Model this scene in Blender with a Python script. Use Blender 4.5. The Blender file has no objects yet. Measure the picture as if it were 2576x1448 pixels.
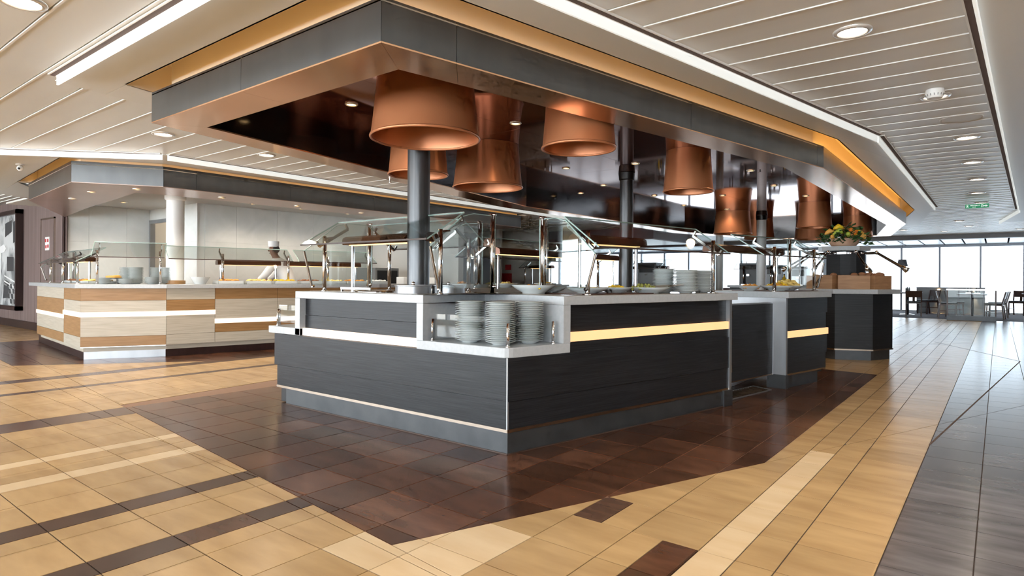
import bpy, bmesh, math, random
from mathutils import Vector, Matrix
random.seed(7)
PI = math.pi
sc = bpy.context.scene
COL = sc.collection
# ------------------------------------------------------------------ camera
cam = bpy.data.cameras.new('camera'); camo = bpy.data.objects.new('camera', cam); COL.objects.link(camo)
YAW = math.atan(1224/1560); ROLL = math.atan(0.006)
camo.matrix_world = Matrix.Translation((0, 0, 1.1)) @ Matrix.Rotation(YAW, 4, 'Z') @ Matrix.Rotation(PI/2, 4, 'X') @ Matrix.Rotation(ROLL, 4, 'Z')
cam.sensor_width = 36; cam.lens = 1560*36/2576; cam.shift_y = -23/2576; cam.clip_end = 200
sc.camera = camo
# ------------------------------------------------------------------ world, daylight, exposure
world = bpy.data.worlds.new('overcast_sky'); sc.world = world; world.use_nodes = True
bg = world.node_tree.nodes['Background']
bg.inputs['Color'].default_value = (0.86, 0.945, 1.0, 1); bg.inputs['Strength'].default_value = 11.0
sc.view_settings.view_transform = 'Standard'; sc.view_settings.look = 'None'; sc.view_settings.gamma = 1
sc.view_settings.use_curve_mapping = False; sc.view_settings.exposure = 0.42
try:
    sc.cycles.use_denoising = True; sc.cycles.use_light_tree = False
    sc.cycles.max_bounces = 6; sc.cycles.diffuse_bounces = 3; sc.cycles.glossy_bounces = 4; sc.cycles.use_adaptive_sampling = True; sc.cycles.adaptive_threshold = .08; sc.cycles.adaptive_min_samples = 12
    sc.cycles.transparent_max_bounces = 12; sc.cycles.transmission_bounces = 4
    sc.cycles.caustics_reflective = False; sc.cycles.caustics_refractive = False
    sc.cycles.sample_clamp_indirect = 6.0
except Exception: pass
def portal(name, loc, rot, sx, sy):
    l = bpy.data.lights.new(name, 'AREA'); l.shape = 'RECTANGLE'; l.size = sx; l.size_y = sy; l.cycles.is_portal = True
    o = bpy.data.objects.new(name, l); COL.objects.link(o); o.location = loc; o.rotation_euler = rot
portal('portal_bow', (-7, 26.95, 1.25), (-PI/2, 0, 0), 29.5, 2.4)      # faces -Y
portal('portal_stern', (-7, -4.75, 1.25), (PI/2, 0, 0), 29.5, 2.4)      # faces +Y
# ------------------------------------------------------------------ materials
def nd(nt, t, **kw):
    n = nt.nodes.new(t)
    for k, v in kw.items(): setattr(n, k, v)
    return n
def mat(name, col, rough=.5, metal=0., spec=.5, emit=None, es=0., coat=0.):
    m = bpy.data.materials.new(name); m.use_nodes = True
    b = m.node_tree.nodes['Principled BSDF']
    b.inputs['Base Color'].default_value = (*col, 1); b.inputs['Roughness'].default_value = rough
    b.inputs['Metallic'].default_value = metal; b.inputs['Specular IOR Level'].default_value = spec
    if coat: b.inputs['Coat Weight'].default_value = coat; b.inputs['Coat Roughness'].default_value = .05
    if emit: b.inputs['Emission Color'].default_value = (*emit, 1); b.inputs['Emission Strength'].default_value = es
    return m
def ramp(nt, stops):
    r = nd(nt, 'ShaderNodeValToRGB'); e = r.color_ramp.elements
    while len(e) < len(stops): e.new(.5)
    for i, (p, c) in enumerate(stops): e[i].position = p; e[i].color = (*c, 1)
    return r
def grain(name, c1, c2, scale=(3, 3, 40), rough=.45, metal=0., detail=6, cell=None, cellamt=.25, bump=.0, spec=.5, coat=0., dist=0., lo=.3, hi=.7):
    """Streaky noise between two colours; with cell, every cell of that size gets its own tone."""
    m = mat(name, c1, rough, metal, spec, coat=coat); nt = m.node_tree; b = nt.nodes['Principled BSDF']
    g = nd(nt, 'ShaderNodeNewGeometry'); mp = nd(nt, 'ShaderNodeMapping'); mp.inputs['Scale'].default_value = scale
    n = nd(nt, 'ShaderNodeTexNoise'); n.inputs['Scale'].default_value = 1; n.inputs['Detail'].default_value = detail
    n.inputs['Distortion'].default_value = dist
    nt.links.new(g.outputs['Position'], mp.inputs['Vector']); nt.links.new(mp.outputs[0], n.inputs['Vector'])
    r = ramp(nt, [(lo, c1), (hi, c2)]); nt.links.new(n.outputs['Fac'], r.inputs[0]); out = r.outputs[0]
    if cell:
        dv = nd(nt, 'ShaderNodeVectorMath', operation='DIVIDE'); dv.inputs[1].default_value = cell
        of = nd(nt, 'ShaderNodeVectorMath', operation='ADD'); of.inputs[1].default_value = cell_off
        fl = nd(nt, 'ShaderNodeVectorMath', operation='FLOOR'); wn = nd(nt, 'ShaderNodeTexWhiteNoise')
        nt.links.new(g.outputs['Position'], of.inputs[0]); nt.links.new(of.outputs[0], dv.inputs[0]); nt.links.new(dv.outputs[0], fl.inputs[0]); nt.links.new(fl.outputs[0], wn.inputs['Vector'])
        mr = nd(nt, 'ShaderNodeMapRange'); mr.inputs['To Min'].default_value = 1-cellamt; mr.inputs['To Max'].default_value = 1+cellamt
        nt.links.new(wn.outputs['Value'], mr.inputs['Value'])
        mx = nd(nt, 'ShaderNodeVectorMath', operation='SCALE'); nt.links.new(out, mx.inputs[0]); nt.links.new(mr.outputs[0], mx.inputs['Scale']); out = mx.outputs[0]
    nt.links.new(out, b.inputs['Base Color'])
    if bump:
        bp = nd(nt, 'ShaderNodeBump'); bp.inputs['Strength'].default_value = bump; bp.inputs['Distance'].default_value = .01
        nt.links.new(n.outputs['Fac'], bp.inputs['Height']); nt.links.new(bp.outputs[0], b.inputs['Normal'])
    return m
cell_off = (.07, -.875+.318*8, .5)
CELL = (.2985, .318, 5.)
def glass_mat(name, tint=(.955, .985, .98), base=.05, amt=.40):
    m = bpy.data.materials.new(name); m.use_nodes = True; nt = m.node_tree; nt.nodes.clear()
    o = nd(nt, 'ShaderNodeOutputMaterial'); mx = nd(nt, 'ShaderNodeMixShader'); t = nd(nt, 'ShaderNodeBsdfTransparent'); g = nd(nt, 'ShaderNodeBsdfGlossy')
    t.inputs[0].default_value = (*tint, 1); g.inputs['Roughness'].default_value = .01
    f = nd(nt, 'ShaderNodeFresnel'); f.inputs[0].default_value = 1.45
    mr = nd(nt, 'ShaderNodeMath', operation='MULTIPLY'); mr.inputs[1].default_value = amt
    nt.links.new(f.outputs[0], mr.inputs[0]); nt.links.new(mr.outputs[0], mx.inputs[0])
    nt.links.new(t.outputs[0], mx.inputs[1]); nt.links.new(g.outputs[0], mx.inputs[2]); nt.links.new(mx.outputs[0], o.inputs[0])
    return m
M = {}
M['tile_beige'] = grain('tile_beige', (.42, .262, .122), (.55, .365, .178), (2.5, 9, 3), .27, cell=CELL, cellamt=.10, bump=.02)
M['tile_pale'] = grain('tile_pale', (.68, .49, .29), (.76, .58, .37), (2.5, 9, 3), .27, cell=CELL, cellamt=.07)
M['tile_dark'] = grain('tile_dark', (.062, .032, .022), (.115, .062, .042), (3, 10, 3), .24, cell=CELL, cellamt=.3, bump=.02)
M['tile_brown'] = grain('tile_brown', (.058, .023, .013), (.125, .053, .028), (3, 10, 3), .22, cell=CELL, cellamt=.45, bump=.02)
M['tile_grey'] = grain('tile_grey', (.085, .074, .078), (.17, .155, .16), (3, 12, 3), .2, cell=CELL, cellamt=.22, bump=.03)
M['grout'] = mat('grout', (.045, .026, .018), .7)
M['grout_light'] = mat('grout_light', (.27, .155, .10), .7)
M['carpet'] = grain('carpet', (.10, .09, .10), (.17, .15, .16), (60, 60, 60), .95)
M['plank'] = grain('plank', (.84, .865, .87), (.89, .915, .92), (1, 4, 1), .30, metal=.0, detail=2)
M['ceil_flat'] = mat('ceil_flat', (.86, .885, .885), .38)
M['bead'] = mat('bead', (.93, .93, .91), .35)
M['dark_void'] = mat('dark_void', (.10, .06, .045), .8)
M['plaster'] = mat('plaster', (.70, .68, .64), .7)
M['fascia'] = grain('fascia', (.13, .135, .14), (.155, .16, .165), (6, 6, 2), .28, spec=.6, metal=.9)
M['fascia_edge'] = mat('fascia_edge', (.16, .165, .17), .35, .7)
M['bronze'] = grain('bronze', (.74, .42, .24), (.84, .50, .30), (2, 2, 2), .17, metal=.9, detail=3)
M['mirror_wine'] = grain('mirror_wine', (.30, .10, .066), (.34, .12, .08), (1.5, 1.5, 1), .05, metal=.65, spec=.35, detail=2)
M['black_gloss'] = mat('black_gloss', (.008, .008, .010), .10, 0, .5)
M['amber_cove'] = mat('amber_cove', (.80, .70, .55), .6)
M['led_amber'] = mat('led_amber', (1, .6, .2), .5, emit=(1., .55, .15), es=3.6)
M['led_far'] = mat('led_far', (1, .6, .2), .5, emit=(1., .55, .15), es=14.)
M['copper'] = grain('copper', (.55, .205, .09), (.60, .235, .107), (4, 4, 4), .33, metal=.45, detail=3)
M['copper_in'] = mat('copper_in', (.45, .18, .085), .35, .4)
M['laminate'] = grain('laminate', (.008, .0085, .0105), (.023, .024, .028), (3, 3, 160), .40, detail=5, lo=.35, hi=.7, bump=.05, spec=.3)
M['laminate_r'] = M['laminate']
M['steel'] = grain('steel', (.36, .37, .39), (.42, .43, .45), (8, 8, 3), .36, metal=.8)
M['kick'] = grain('kick', (.065, .069, .075), (.09, .094, .10), (5, 5, 5), .38, metal=.6)
M['trim'] = mat('trim', (.48, .40, .33), .25, 1.)
M['chrome'] = mat('chrome', (.82, .82, .83), .10, 1.)
M['chrome_dark'] = mat('chrome_dark', (.42, .40, .385), .16, 1.)
M['solid'] = grain('solid', (.40, .415, .43), (.45, .46, .475), (40, 40, 40), .28, detail=3)
M['strip'] = mat('strip', (.3, .22, .15), .5, emit=(1., .50, .215), es=.98)
M['strip_white'] = mat('strip_white', (.4, .35, .3), .5, emit=(1., .78, .64), es=1.1)
M['oak'] = grain('oak', (.27, .14, .052), (.36, .20, .085), (4, 4, 50), .42, detail=7)
M['ash'] = grain('ash', (.42, .365, .285), (.53, .475, .39), (3, 3, 60), .42, detail=7)
M['dark_wood'] = grain('dark_wood', (.020, .009, .008), (.035, .016, .014), (20, 20, 3), .35)
M['chair_wood'] = grain('chair_wood', (.055, .022, .014), (.09, .036, .022), (30, 30, 5), .35)
M['crate_wood'] = grain('crate_wood', (.33, .165, .075), (.46, .25, .125), (4, 4, 30), .4, detail=6)
M['seat_black'] = mat('seat_black', (.02, .02, .022), .45)
M['glass'] = glass_mat('glass')
M['glass_green'] = mat('glass_green', (.38, .52, .48), .2)
M['glass_low'] = glass_mat('glass_low', (.97, .985, .985), amt=.14)
M['glass_bow'] = glass_mat('glass_bow', (.50, .52, .54), amt=.4)
M['porcelain'] = mat('porcelain', (.64, .67, .665), .16, 0, .6)
M['porcelain_rim'] = mat('porcelain_rim', (.70, .76, .76), .18)
M['white_paint'] = mat('white_paint', (.86, .86, .85), .35)
M['column_grey'] = grain('column_grey', (.075, .077, .082), (.11, .112, .118), (60, 60, 3), .33, metal=.6)
M['marble'] = grain('marble', (.80, .815, .79), (.90, .905, .885), (2.2, 2.2, 2.2), .16, detail=9, dist=1.2)
M['wood_wall'] = grain('wood_wall', (.145, .098, .092), (.225, .165, .155), (11, 11, .55), .42, detail=5)
M['lamp_white'] = mat('lamp_white', (1, 1, 1), .5, emit=(1., .86, .68), es=14.)
M['lamp_warm'] = mat('lamp_warm', (1, .9, .7), .5, emit=(1., .62, .26), es=10.)
M['heater'] = mat('heater', (.6, .4, .2), .5, emit=(1., .62, .26), es=1.6)
M['lamp_ring'] = mat('lamp_ring', (.85, .84, .82), .25, .5)
M['linear'] = mat('linear', (.95, .96, .95), .5, emit=(.93, .98, .95), es=.4)  # faint glow put on white painted blades to make them brighter
M['linear_on'] = mat('linear_on', (.95, .96, .95), .5, emit=(.95, .98, .96), es=1.05)
M['frame_grey'] = mat('frame_grey', (.30, .32, .36), .4, .3)
M['beam_grey'] = mat('beam_grey', (.28, .28, .30), .5)
M['bow_ceiling'] = mat('bow_ceiling', (.80, .82, .85), .35)
M['rail_brown'] = mat('rail_brown', (.055, .032, .024), .5)
M['heat_brown'] = mat('heat_brown', (.10, .040, .022), .22, .6)
M['black'] = mat('black', (.012, .012, .013), .4)
M['skin'] = mat('skin', (.23, .10, .06), .5)
M['hair'] = mat('hair', (.02, .012, .01), .6)
M['cloth_white'] = mat('cloth_white', (.84, .84, .84), .8)
M['sign_green'] = mat('sign_green', (.0, .22, .08), .4, emit=(.0, .35, .13), es=.25)
M['sign_white'] = mat('sign_white', (.9, .95, .9), .5, emit=(.8, 1, .9), es=.4)
M['terracotta'] = grain('terracotta', (.52, .30, .20), (.68, .45, .32), (9, 9, 9), .7)
M['leaf'] = grain('leaf', (.02, .075, .025), (.06, .16, .04), (20, 20, 20), .4)
M['yellow'] = mat('yellow', (.85, .55, .02), .4)
M['orange'] = mat('orange', (.85, .22, .02), .45)
M['green_fruit'] = mat('green_fruit', (.42, .50, .06), .4)
M['olive'] = mat('olive', (.26, .27, .05), .35)
M['mango'] = mat('mango', (.75, .38, .07), .4)
M['chips'] = grain('chips', (.78, .56, .16), (.88, .68, .26), (60, 60, 60), .6)
M['salad_orange'] = grain('salad_orange', (.70, .22, .04), (.80, .42, .07), (80, 80, 80), .5)
M['red'] = mat('red', (.55, .03, .03), .4)
M['grey_mach'] = mat('grey_mach', (.22, .225, .23), .4, .2)
M['shade_grey'] = mat('shade_grey', (.16, .165, .185), .7)
M['bread'] = mat('bread', (.30, .13, .06), .7)
M['lilac'] = mat('lilac', (.16, .12, .13), .4)
ORD = 'first second third fourth fifth sixth seventh eighth ninth tenth eleventh twelfth thirteenth fourteenth fifteenth sixteenth seventeenth eighteenth nineteenth twentieth twenty-first twenty-second twenty-third twenty-fourth'.split()
# ------------------------------------------------------------------ builders
OFF = {}
def reg(o, parent, off):
    COL.objects.link(o); OFF[o.name] = Vector(off)
    if parent is not None: o.parent = parent
    return o
def tag(o, label=None, cat=None, group=None, kind=None):
    if label: o['label'] = label
    if cat: o['category'] = cat
    if group: o['group'] = group
    if kind: o['kind'] = kind
    return o
def thing(name, label, cat, loc=(0, 0, 0), group=None, rz=0, kind=None):
    o = bpy.data.objects.new(name, None); reg(o, None, loc); o.location = loc; o.rotation_euler = (0, 0, rz)
    o.empty_display_size = .2
    return tag(o, label, cat, group, kind)
def mesh(name, vs, fs, m, parent=None, smooth=False, mi=None, local=False):
    """One mesh object from world coordinates (or the parent's own frame when local)."""
    off = OFF[parent.name] if (parent is not None and not local) else Vector((0, 0, 0))
    me = bpy.data.meshes.new(name); me.from_pydata([(v[0]-off[0], v[1]-off[1], v[2]-off[2]) for v in vs], [], fs)
    ms = m if isinstance(m, (list, tuple)) else [m]
    for x in ms: me.materials.append(M[x] if isinstance(x, str) else x)
    if mi: me.polygons.foreach_set('material_index', mi)
    if smooth: me.polygons.foreach_set('use_smooth', [True]*len(me.polygons))
    o = bpy.data.objects.new(name, me)
    return reg(o, parent, off)
class G:
    """Collects shapes that belong to one part."""
    def __init__(s): s.v = []; s.f = []; s.sm = []
    def add(s, vs, fs):
        k = len(s.v); s.v += [tuple(v) for v in vs]; s.f += [tuple(i+k for i in f) for f in fs]; return s
    def box(s, x0, x1, y0, y1, z0, z1):
        return s.add([(x0,y0,z0),(x1,y0,z0),(x1,y1,z0),(x0,y1,z0),(x0,y0,z1),(x1,y0,z1),(x1,y1,z1),(x0,y1,z1)], BOXF)
    def prism(s, poly, z0, z1):
        n = len(poly); a = sum(poly[i][0]*poly[(i+1)%n][1]-poly[(i+1)%n][0]*poly[i][1] for i in range(n))
        if a < 0: poly = poly[::-1]
        return s.add([(p[0],p[1],z0) for p in poly]+[(p[0],p[1],z1) for p in poly],
                     [tuple(range(n-1,-1,-1)), tuple(range(n,2*n))]+[(i,(i+1)%n,n+(i+1)%n,n+i) for i in range(n)])
    def bar(s, a, b, w, h=None, up=(0,0,1)):
        a = Vector(a); b = Vector(b); h = h or w; d = (b-a).normalized(); u = Vector(up)
        if abs(d.dot(u)) > .95: u = Vector((1,0,0))
        x = d.cross(u).normalized(); y = x.cross(d).normalized(); vs = []
        for p in (a, b):
            for sx, sy in ((-1,-1),(1,-1),(1,1),(-1,1)): vs.append(p+x*sx*w/2+y*sy*h/2)
        return s.add(vs, BOXF)
    def tube(s, pts, r, n=8, caps=True):
        pts = [Vector(p) for p in pts]; rs = r if isinstance(r, (list, tuple)) else [r]*len(pts)
        vs = []; fs = []; px = None
        for i, p in enumerate(pts):
            d = (pts[min(i+1,len(pts)-1)]-pts[max(i-1,0)]).normalized()
            if px is None:
                u = Vector((0,0,1)) if abs(d.z) < .9 else Vector((1,0,0)); px = d.cross(u).normalized()
            else:
                px = (px-d*px.dot(d)).normalized()
            py = d.cross(px)
            for k in range(n): vs.append(p+(px*math.cos(2*PI*k/n)+py*math.sin(2*PI*k/n))*rs[i])
        for i in range(len(pts)-1):
            for k in range(n): fs.append((i*n+k, i*n+(k+1)%n, (i+1)*n+(k+1)%n, (i+1)*n+k))
        if caps: fs += [tuple(range(n-1,-1,-1)), tuple((len(pts)-1)*n+k for k in range(n))]
        return s.add(vs, fs)
    def lathe(s, prof, c=(0,0,0), n=24, close=False):
        vs = []; fs = []
        for r, z in prof:
            for k in range(n): vs.append((c[0]+r*math.cos(2*PI*k/n), c[1]+r*math.sin(2*PI*k/n), c[2]+z))
        m = len(prof)
        for i in range(m-1 if not close else m):
            j = (i+1) % m
            for k in range(n): fs.append((i*n+k, i*n+(k+1)%n, j*n+(k+1)%n, j*n+k))
        return s.add(vs, fs)
    def ball(s, c, r, sx=1, sy=1, sz=1, n=8, m=6):
        vs = []; fs = []
        for i in range(m+1):
            t = PI*i/m
            for k in range(n): vs.append((c[0]+r*sx*math.sin(t)*math.cos(2*PI*k/n), c[1]+r*sy*math.sin(t)*math.sin(2*PI*k/n), c[2]-r*sz*math.cos(t)))
        for i in range(m):
            for k in range(n): fs.append((i*n+k, i*n+(k+1)%n, (i+1)*n+(k+1)%n, (i+1)*n+k))
        return s.add(vs, fs)
    def go(s, name, m, parent=None, smooth=False, local=False):
        return mesh(name, s.v, s.f, m, parent, smooth, None, local)
BOXF = [(0,3,2,1),(4,5,6,7),(0,1,5,4),(1,2,6,5),(2,3,7,6),(3,0,4,7)]
def smooth_edges(o, ang=40):
    for e in o.data.polygons: e.use_smooth = True
    try: o.data.set_sharp_from_angle(angle=math.radians(ang))
    except Exception: pass
    return o
def bevel(o, w=.006, n=2):
    b = o.modifiers.new('bevel', 'BEVEL'); b.width = w; b.segments = n; b.limit_method = 'ANGLE'; return o
def box(name, x0, x1, y0, y1, z0, z1, m, parent=None): return G().box(x0,x1,y0,y1,z0,z1).go(name, m, parent)
def prism(name, poly, z0, z1, m, parent=None): return G().prism(poly, z0, z1).go(name, m, parent)
def seg(p, q, t0, t1):
    """Plan rectangle along p->q from offset t0 to t1 towards the right-hand normal (outside)."""
    p = Vector(p[:2]); q = Vector(q[:2]); d = (q-p).normalized(); n = Vector((d.y, -d.x))
    return [tuple(p+n*t0), tuple(q+n*t0), tuple(q+n*t1), tuple(p+n*t1)]
def slabseg(name, p, q, t0, t1, z0, z1, m, parent=None): return prism(name, seg(p,q,t0,t1), z0, z1, m, parent)
def lerp2(p, q, t): return (p[0]+(q[0]-p[0])*t, p[1]+(q[1]-p[1])*t)
def copy_tree(o, parent=None):
    c = o.copy(); COL.objects.link(c); OFF[c.name] = OFF.get(o.name, Vector((0,0,0))); c.parent = parent
    for ch in list(o.children): copy_tree(ch, c)
    return c
def area(poly): return .5*sum(poly[i][0]*poly[(i+1)%len(poly)][1]-poly[(i+1)%len(poly)][0]*poly[i][1] for i in range(len(poly)))
def halfclip(poly, a, b, keep_left=True):
    out = []; n = len(poly); nx, ny = -(b[1]-a[1]), b[0]-a[0]
    f = lambda p: ((p[0]-a[0])*nx+(p[1]-a[1])*ny)*(1 if keep_left else -1)
    for i in range(n):
        p, q = poly[i], poly[(i+1)%n]; fp, fq = f(p), f(q)
        if fp >= 0: out.append(p)
        if fp*fq < 0: t = fp/(fp-fq); out.append((p[0]+(q[0]-p[0])*t, p[1]+(q[1]-p[1])*t))
    return out
def split(poly, conv):
    """Pieces of a convex poly inside and outside a convex CCW polygon."""
    outs = []; rest = poly
    for i in range(len(conv)):
        a, b = conv[i], conv[(i+1)%len(conv)]
        o = halfclip(rest, a, b, False)
        if len(o) > 2 and abs(area(o)) > 1e-5: outs.append(o)
        rest = halfclip(rest, a, b, True)
        if len(rest) < 3 or abs(area(rest)) < 1e-6: return [], outs if outs else [poly]
    return [rest], outs
def ccw(p): return p if area(p) > 0 else p[::-1]
def inset(poly, g):
    poly = ccw(poly); n = len(poly); out = []
    for i in range(n):
        p0, p1, p2 = Vector(poly[i-1]), Vector(poly[i]), Vector(poly[(i+1)%n])
        d1 = (p1-p0); d2 = (p2-p1)
        if d1.length < 1e-6 or d2.length < 1e-6: continue
        d1.normalize(); d2.normalize()
        n1 = Vector((-d1.y, d1.x)); n2 = Vector((-d2.y, d2.x)); bis = n1+n2
        if bis.length < 1e-4: out.append(tuple(p1+n1*g)); continue
        bis.normalize(); k = g/max(.35, bis.dot(n1)); out.append(tuple(p1+bis*k))
    return out
# ------------------------------------------------------------------ plan of the place (metres)
CAN = [(-4.736,1.88),(-2.254,1.88),(-1.343,6.60),(-1.39,13.92),(-2.05,17.4),(-4.95,17.4),(-5.95,13.7),(-5.95,7.3)]     # canopy outline
CIN = [(-4.547,2.18),(-2.473,2.18),(-1.635,6.35),(-1.72,14.0),(-2.31,17.15),(-4.72,17.15),(-5.62,13.5),(-5.62,7.5)]   # opening in its soffit
BAND = [(-5.15,1.42),(-1.865,1.42),(-.895,6.62),(-.92,13.6),(-1.55,18.0),(-5.35,18.0),(-6.45,14.0),(-6.45,7.2)]
BOOTH = [(-11.02,2.73),(-8.47,2.50),(-7.99,3.31),(-8.0,10.5)]
BBAND = [(-12.3,2.15),(-8.4,1.84),(-7.27,3.02),(-7.36,11.3),(-13.9,11.3),(-13.9,3.9)]
RBAND = [(-.1,2.9),(3.,2.9),(3.,17.7),(0.,17.7),(.37,14.9),(.37,6.6)][::-1]
RBAND = [(-.12,2.9),(3.,2.9),(3.,17.7),(0.,17.7),(.30,14.9)]
PATCH = [(-5.915,2.114),(-1.965,1.71),(-1.104,3.895),(-1.112,8.39),(-2.6,8.6),(-6.75,8.6)]
BPATCH = [(-13.,2.45),(-9.5,2.2),(-8.05,4.05),(-8.35,9.5),(-13.,9.5)]
ZC = 2.45      # ceiling
def project(x, y, z):
    s, c = math.sin(YAW), math.cos(YAW); d = -x*s+y*c
    if d < .3: return None
    return (1288+1560*(x*c+y*s)/d, 701-1560*(z-1.1)/d, d)
# ------------------------------------------------------------------ floor and its tiles
floor = G().box(-22,8,-8,27.3,-.12,-.004).go('floor', 'tile_beige'); floor['kind'] = 'structure'; floor['label'] = 'tiled restaurant floor'
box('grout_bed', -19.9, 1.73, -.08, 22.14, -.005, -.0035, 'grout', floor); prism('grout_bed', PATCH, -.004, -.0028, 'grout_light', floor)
XB = [1.73,1.43,1.13,.83,.53,.23,-.07,-.36,-.66,-.81,-.955,-1.255,-1.56,-1.86,-2.16,-2.47,-2.61,-2.76,-3.07,-3.21,-3.36,-3.68,-3.975,-4.12,-4.29,-4.44,-4.56,-4.87,-5.17,-5.46,-5.79,-6.10,-6.42,-6.56,-6.87,-7.145,-7.27,-7.60,-7.93,-8.16,-8.46,-8.76,-9.06,-9.36,-9.66,-9.96,-10.26,-10.56,-10.86,-11.5,-12.1,-12.7,-13.3,-13.9,-14.5,-15.1,-15.7,-16.3,-16.9,-17.5,-18.1,-18.7,-19.3,-19.9]
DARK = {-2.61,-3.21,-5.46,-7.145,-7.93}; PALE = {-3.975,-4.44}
tiles = []
def put(poly, kind):
    if len(poly) < 3 or abs(area(poly)) < 4e-4: return
    pr = [project(p[0], p[1], 0) for p in poly]
    if any(q is None for q in pr): return
    xs = [q[0] for q in pr]; ys = [q[1] for q in pr]
    if max(ys) < 0: return
    if max(xs) < -60 or min(xs) > 2640 or min(ys) > 1510: a = 0; tiles.append((0, inset(poly, .0026), kind)); return
    a = abs(area([(q[0], q[1]) for q in pr]))
    ip = inset(poly, .0026)
    if len(ip) >= 3: tiles.append((a, ip, kind))
rows = [.87+.318*k for k in range(-3, 69)]
for r0, r1 in zip(rows, rows[1:]):
    for i in range(len(XB)-1):
        hi, lo = XB[i], XB[i+1]
        cell = [(lo,r0),(hi,r0),(hi,r1),(lo,r1)]
        k = 'tile_beige'
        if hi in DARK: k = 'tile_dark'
        elif hi in PALE: k = 'tile_pale'
        elif lo >= -.361: k = 'tile_grey'
        elif hi == -.81 and 2.1 < r0 < 4.3: k = 'tile_pale'
        elif hi in (-1.56,-1.86) and 1.4 < r0 < 1.9: k = 'tile_pale'
        mid = (r0+r1)/2
        subs = [(cell, k)]
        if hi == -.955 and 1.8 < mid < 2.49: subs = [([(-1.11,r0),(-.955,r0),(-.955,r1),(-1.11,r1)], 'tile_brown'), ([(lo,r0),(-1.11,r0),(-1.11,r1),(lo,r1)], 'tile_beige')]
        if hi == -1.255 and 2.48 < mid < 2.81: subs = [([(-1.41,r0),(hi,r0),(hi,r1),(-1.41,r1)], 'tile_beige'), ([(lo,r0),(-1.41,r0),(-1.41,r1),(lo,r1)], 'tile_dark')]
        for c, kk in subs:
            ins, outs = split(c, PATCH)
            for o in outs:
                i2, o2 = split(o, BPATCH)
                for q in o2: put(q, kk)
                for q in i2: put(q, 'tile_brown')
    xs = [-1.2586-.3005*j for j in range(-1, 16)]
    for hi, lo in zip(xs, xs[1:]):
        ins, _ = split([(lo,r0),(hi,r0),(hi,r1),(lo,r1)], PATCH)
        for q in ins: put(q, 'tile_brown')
tiles.sort(key=lambda t: -t[0])
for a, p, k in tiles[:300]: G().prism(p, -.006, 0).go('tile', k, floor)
kinds = sorted({t[2] for t in tiles[300:]}); g = G(); mi = []
for a, p, k in tiles[300:]:
    n0 = len(g.f); g.prism(p, -.006, 0); mi += [kinds.index(k)]*(len(g.f)-n0)
far_tiles = mesh('tile_field', g.v, g.f, kinds, floor, mi=mi); far_tiles['kind'] = 'stuff'
G().bar((-.36,5.04,-.001), (.24,11.1,-.001), .012, .004).go('inlay_line', 'dark_void', floor)
G().bar((.24,11.1,-.001), (-.9,13.6,-.001), .012, .004).go('inlay_line', 'dark_void', floor)
cp = box('carpet', -21.8, 7.7, 22.15, 26.62, -.004, .006, 'carpet', floor); cp['label'] = 'grey brown carpet by the windows'
# ------------------------------------------------------------------ ceiling: planks, flat bands
ceil = box('ceiling', -22, 8, -8, 27.3, 2.78, 2.9, 'dark_void'); ceil['kind'] = 'structure'; ceil['label'] = 'metal plank ceiling'
def plank(poly):
    poly = ccw(poly); ys = [p[1] for p in poly]; y0 = min(ys)
    G().prism(poly, ZC+.004, ZC+.03).go('plank', 'plank', ceil)
y = 1.31-.2873*26
while y < 21.85:
    y1 = min(y+.2873, 21.9)
    for piece in [[(-12.3,y+.016),(7.7,y+.016),(7.7,y1-.004),(-12.3,y1-.004)]]:
        todo = [piece]
        for hole in (BAND, BBAND, RBAND):
            nxt = []
            for p in todo: nxt += split(p, hole)[1]
            todo = nxt
        for p in todo:
            if abs(area(p)) > .004:
                plank(p)
                xs = [q[0] for q in p]; ylo = min(q[1] for q in p)
                edge = [q[0] for q in p if q[1] < ylo+.002]
                if len(edge) > 1 and abs(ylo-(y+.016)) < .003: G().box(min(edge), max(edge), y+.004, y+.0155, ZC-.001, ZC+.02).go('joint_bead', 'bead', ceil)
    y += .2873
CV = inset(CAN, -.125)
for p in split(BAND, CV)[1]: prism('ceiling_panel', inset(p, .0012), ZC, ZC+.03, 'ceil_flat', ceil)
BOOTHC = [(-11.02,2.73),(-8.47,2.50),(-7.99,3.31),(-8.0,10.5),(-13.6,10.5),(-13.6,3.94)]
BCV = [(-11.12,2.625),(-8.42,2.38),(-7.87,3.28),(-7.88,10.6),(-13.6,10.6),(-13.6,3.94)]
for p in split(BBAND, BCV)[1]: prism('ceiling_panel', inset(p, .0012), ZC, ZC+.03, 'ceil_flat', ceil)
prism('ceiling_panel', RBAND, ZC-.02, ZC+.03, 'ceil_flat', ceil)
box('upper_ceiling', -22, -12.3, -8, 3.94, 2.70, 2.74, 'plank', ceil)
box('upper_riser', -12.32, -12.28, -8, 2.15, 2.44, 2.74, 'plaster', ceil)
for k in range(34): box('ceiling_rib', -22, -12.35, -1.4+.155*k, -1.375+.155*k, 2.685, 2.70, 'bead', ceil)
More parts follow.
